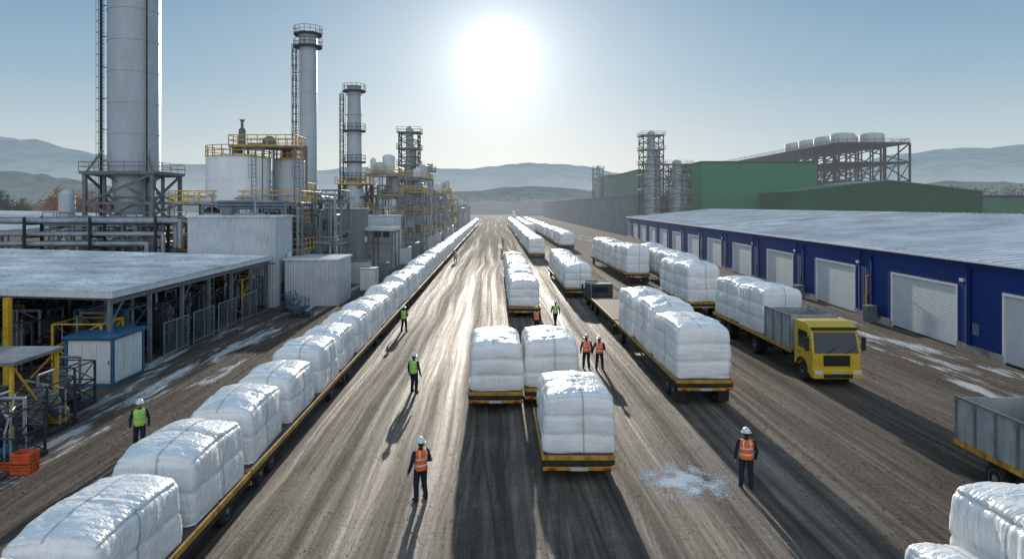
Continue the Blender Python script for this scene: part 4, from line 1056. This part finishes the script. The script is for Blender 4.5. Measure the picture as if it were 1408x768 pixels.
for i in range(11): tree(-112+i*1.9+R.uniform(-.8,.8),170+R.uniform(-4,6),TA[i%2],R.uniform(.85,1.05),'bare rust-brown autumn tree behind low sheds')
tree(-122,168,TG[0],.95,'dark green rounded tree behind low sheds'); tree(-119,172,TG[1],.8,'dark green rounded tree behind low sheds')
for i in range(7): tree(-135-i*7,185+R.uniform(-8,10),TG[i%2],R.uniform(.6,.85),'dark green tree at the edge of fields')
rr=random.Random(5)
def woodland(x0,x1,y0,y1,n,hh,name):
    wd=MB()
    for i in range(n):
        x=rr.uniform(x0,x1); y=rr.uniform(y0,y1); h=hh*rr.uniform(.6,1.1)
        for k in range(14):
            p=Vector((x+rr.gauss(0,1.6),y+rr.gauss(0,1.6),h*rr.uniform(.2,1))); s=rr.uniform(.7,1.7)*(1.25-p.z/h*.7)
            u=Vector((rr.gauss(0,1),rr.gauss(0,1),rr.gauss(0,1))).normalized(); v=u.orthogonal().normalized(); w_=u.cross(v)
            wd.add([p-u*s,p+v*s,p+u*s,p-v*s,p+w_*s],[(0,1,4),(1,2,4),(2,3,4),(3,0,4)])
    o=wd.obj(name,None,'wood'); o['kind']='stuff'; o['label']='dense dark woodland belt beyond the plant'
woodland(210,420,350,430,600,19,'woodland'); woodland(-520,-190,330,430,420,11,'woodland'); woodland(-260,300,900,960,600,22,'woodland')

# ------------------------------------------------------------------ light, sky, camera
W=bpy.data.worlds.new('World'); scn.world=W; W.use_nodes=True; nt=W.node_tree
bg=nt.nodes['Background']
sky=N(nt,'ShaderNodeTexSky'); sky.sky_type='NISHITA'; sky.sun_disc=False; sky.sun_elevation=SUN_EL; sky.sun_rotation=0.0
sky.altitude=100; sky.air_density=1.0; sky.dust_density=.3; sky.ozone_density=2.5
tc=N(nt,'ShaderNodeTexCoord'); sep=N(nt,'ShaderNodeSeparateXYZ'); nt.links.new(tc.outputs['Generated'],sep.inputs[0])
dt=N(nt,'ShaderNodeVectorMath',operation='DOT_PRODUCT'); nt.links.new(tc.outputs['Generated'],dt.inputs[0])
dt.inputs[1].default_value=(0.005,math.cos(SUN_EL),math.sin(SUN_EL))
d=math_(nt,'MAXIMUM',dt.outputs['Value'],0)
zc=math_(nt,'MAXIMUM',sep.outputs[2],0)
base=ramp_(nt,zc,[(0,(.65,.665,.645)),(.07,(.53,.605,.635)),(.17,(.31,.45,.56)),(.30,(.16,.31,.46)),(1,(.21,.34,.50))])
an=math_(nt,'MAXIMUM',math_(nt,'MULTIPLY',sep.outputs[1],-1),0)
base=mix_(nt,math_(nt,'MULTIPLY',an,.75),base,(.50,.51,.52))
bs=N(nt,'ShaderNodeVectorMath',operation='SCALE'); nt.links.new(base,bs.inputs[0]); nt.links.new(math_(nt,'ADD',math_(nt,'MULTIPLY',an,1.0),1),bs.inputs['Scale'])  # sky behind the camera brightened as added fill for shaded sides
ns=N(nt,'ShaderNodeVectorMath',operation='SCALE'); nt.links.new(sky.outputs[0],ns.inputs[0]); ns.inputs['Scale'].default_value=.006
g1=math_(nt,'MULTIPLY',math_(nt,'POWER',d,2200),1.6); g2=math_(nt,'MULTIPLY',math_(nt,'POWER',d,380),.40); g2b=math_(nt,'MULTIPLY',math_(nt,'POWER',d,90),.20); g3=math_(nt,'MULTIPLY',math_(nt,'POWER',d,18),.21)
gw=math_(nt,'ADD',math_(nt,'ADD',g1,g2),g2b)
cb=N(nt,'ShaderNodeCombineXYZ')
for i,(k,k3) in enumerate(((1.0,1.2),(.98,1.0),(.94,.78))): nt.links.new(math_(nt,'ADD',math_(nt,'MULTIPLY',gw,k),math_(nt,'MULTIPLY',g3,k3)),cb.inputs[i])
ad=N(nt,'ShaderNodeVectorMath',operation='ADD'); nt.links.new(bs.outputs[0],ad.inputs[0]); nt.links.new(cb.outputs[0],ad.inputs[1])
ad2=N(nt,'ShaderNodeVectorMath',operation='ADD'); nt.links.new(ad.outputs[0],ad2.inputs[0]); nt.links.new(ns.outputs[0],ad2.inputs[1])
nt.links.new(ad2.outputs[0],bg.inputs['Color']); bg.inputs['Strength'].default_value=1.0
sl=bpy.data.lights.new('sun','SUN'); sl.energy=5; sl.angle=math.radians(.6); sl.color=(1,.91,.78)
so=bpy.data.objects.new('sun',sl); COL.objects.link(so)
dirv=Vector((-.005,-math.cos(SUN_EL),-math.sin(SUN_EL))); so.rotation_euler=dirv.to_track_quat('-Z','Y').to_euler()
cam=bpy.data.cameras.new('camera'); co=bpy.data.objects.new('camera',cam); COL.objects.link(co)
co.location=(0,0,9); co.rotation_euler=(math.pi/2,0,0); cam.lens=24; cam.sensor_width=36; cam.shift_x=24/1408; cam.shift_y=-101/1408
cam.clip_end=20000; cam.clip_start=.3
scn.camera=co
scn.view_settings.view_transform='Standard'; scn.view_settings.look='None'; scn.view_settings.exposure=0
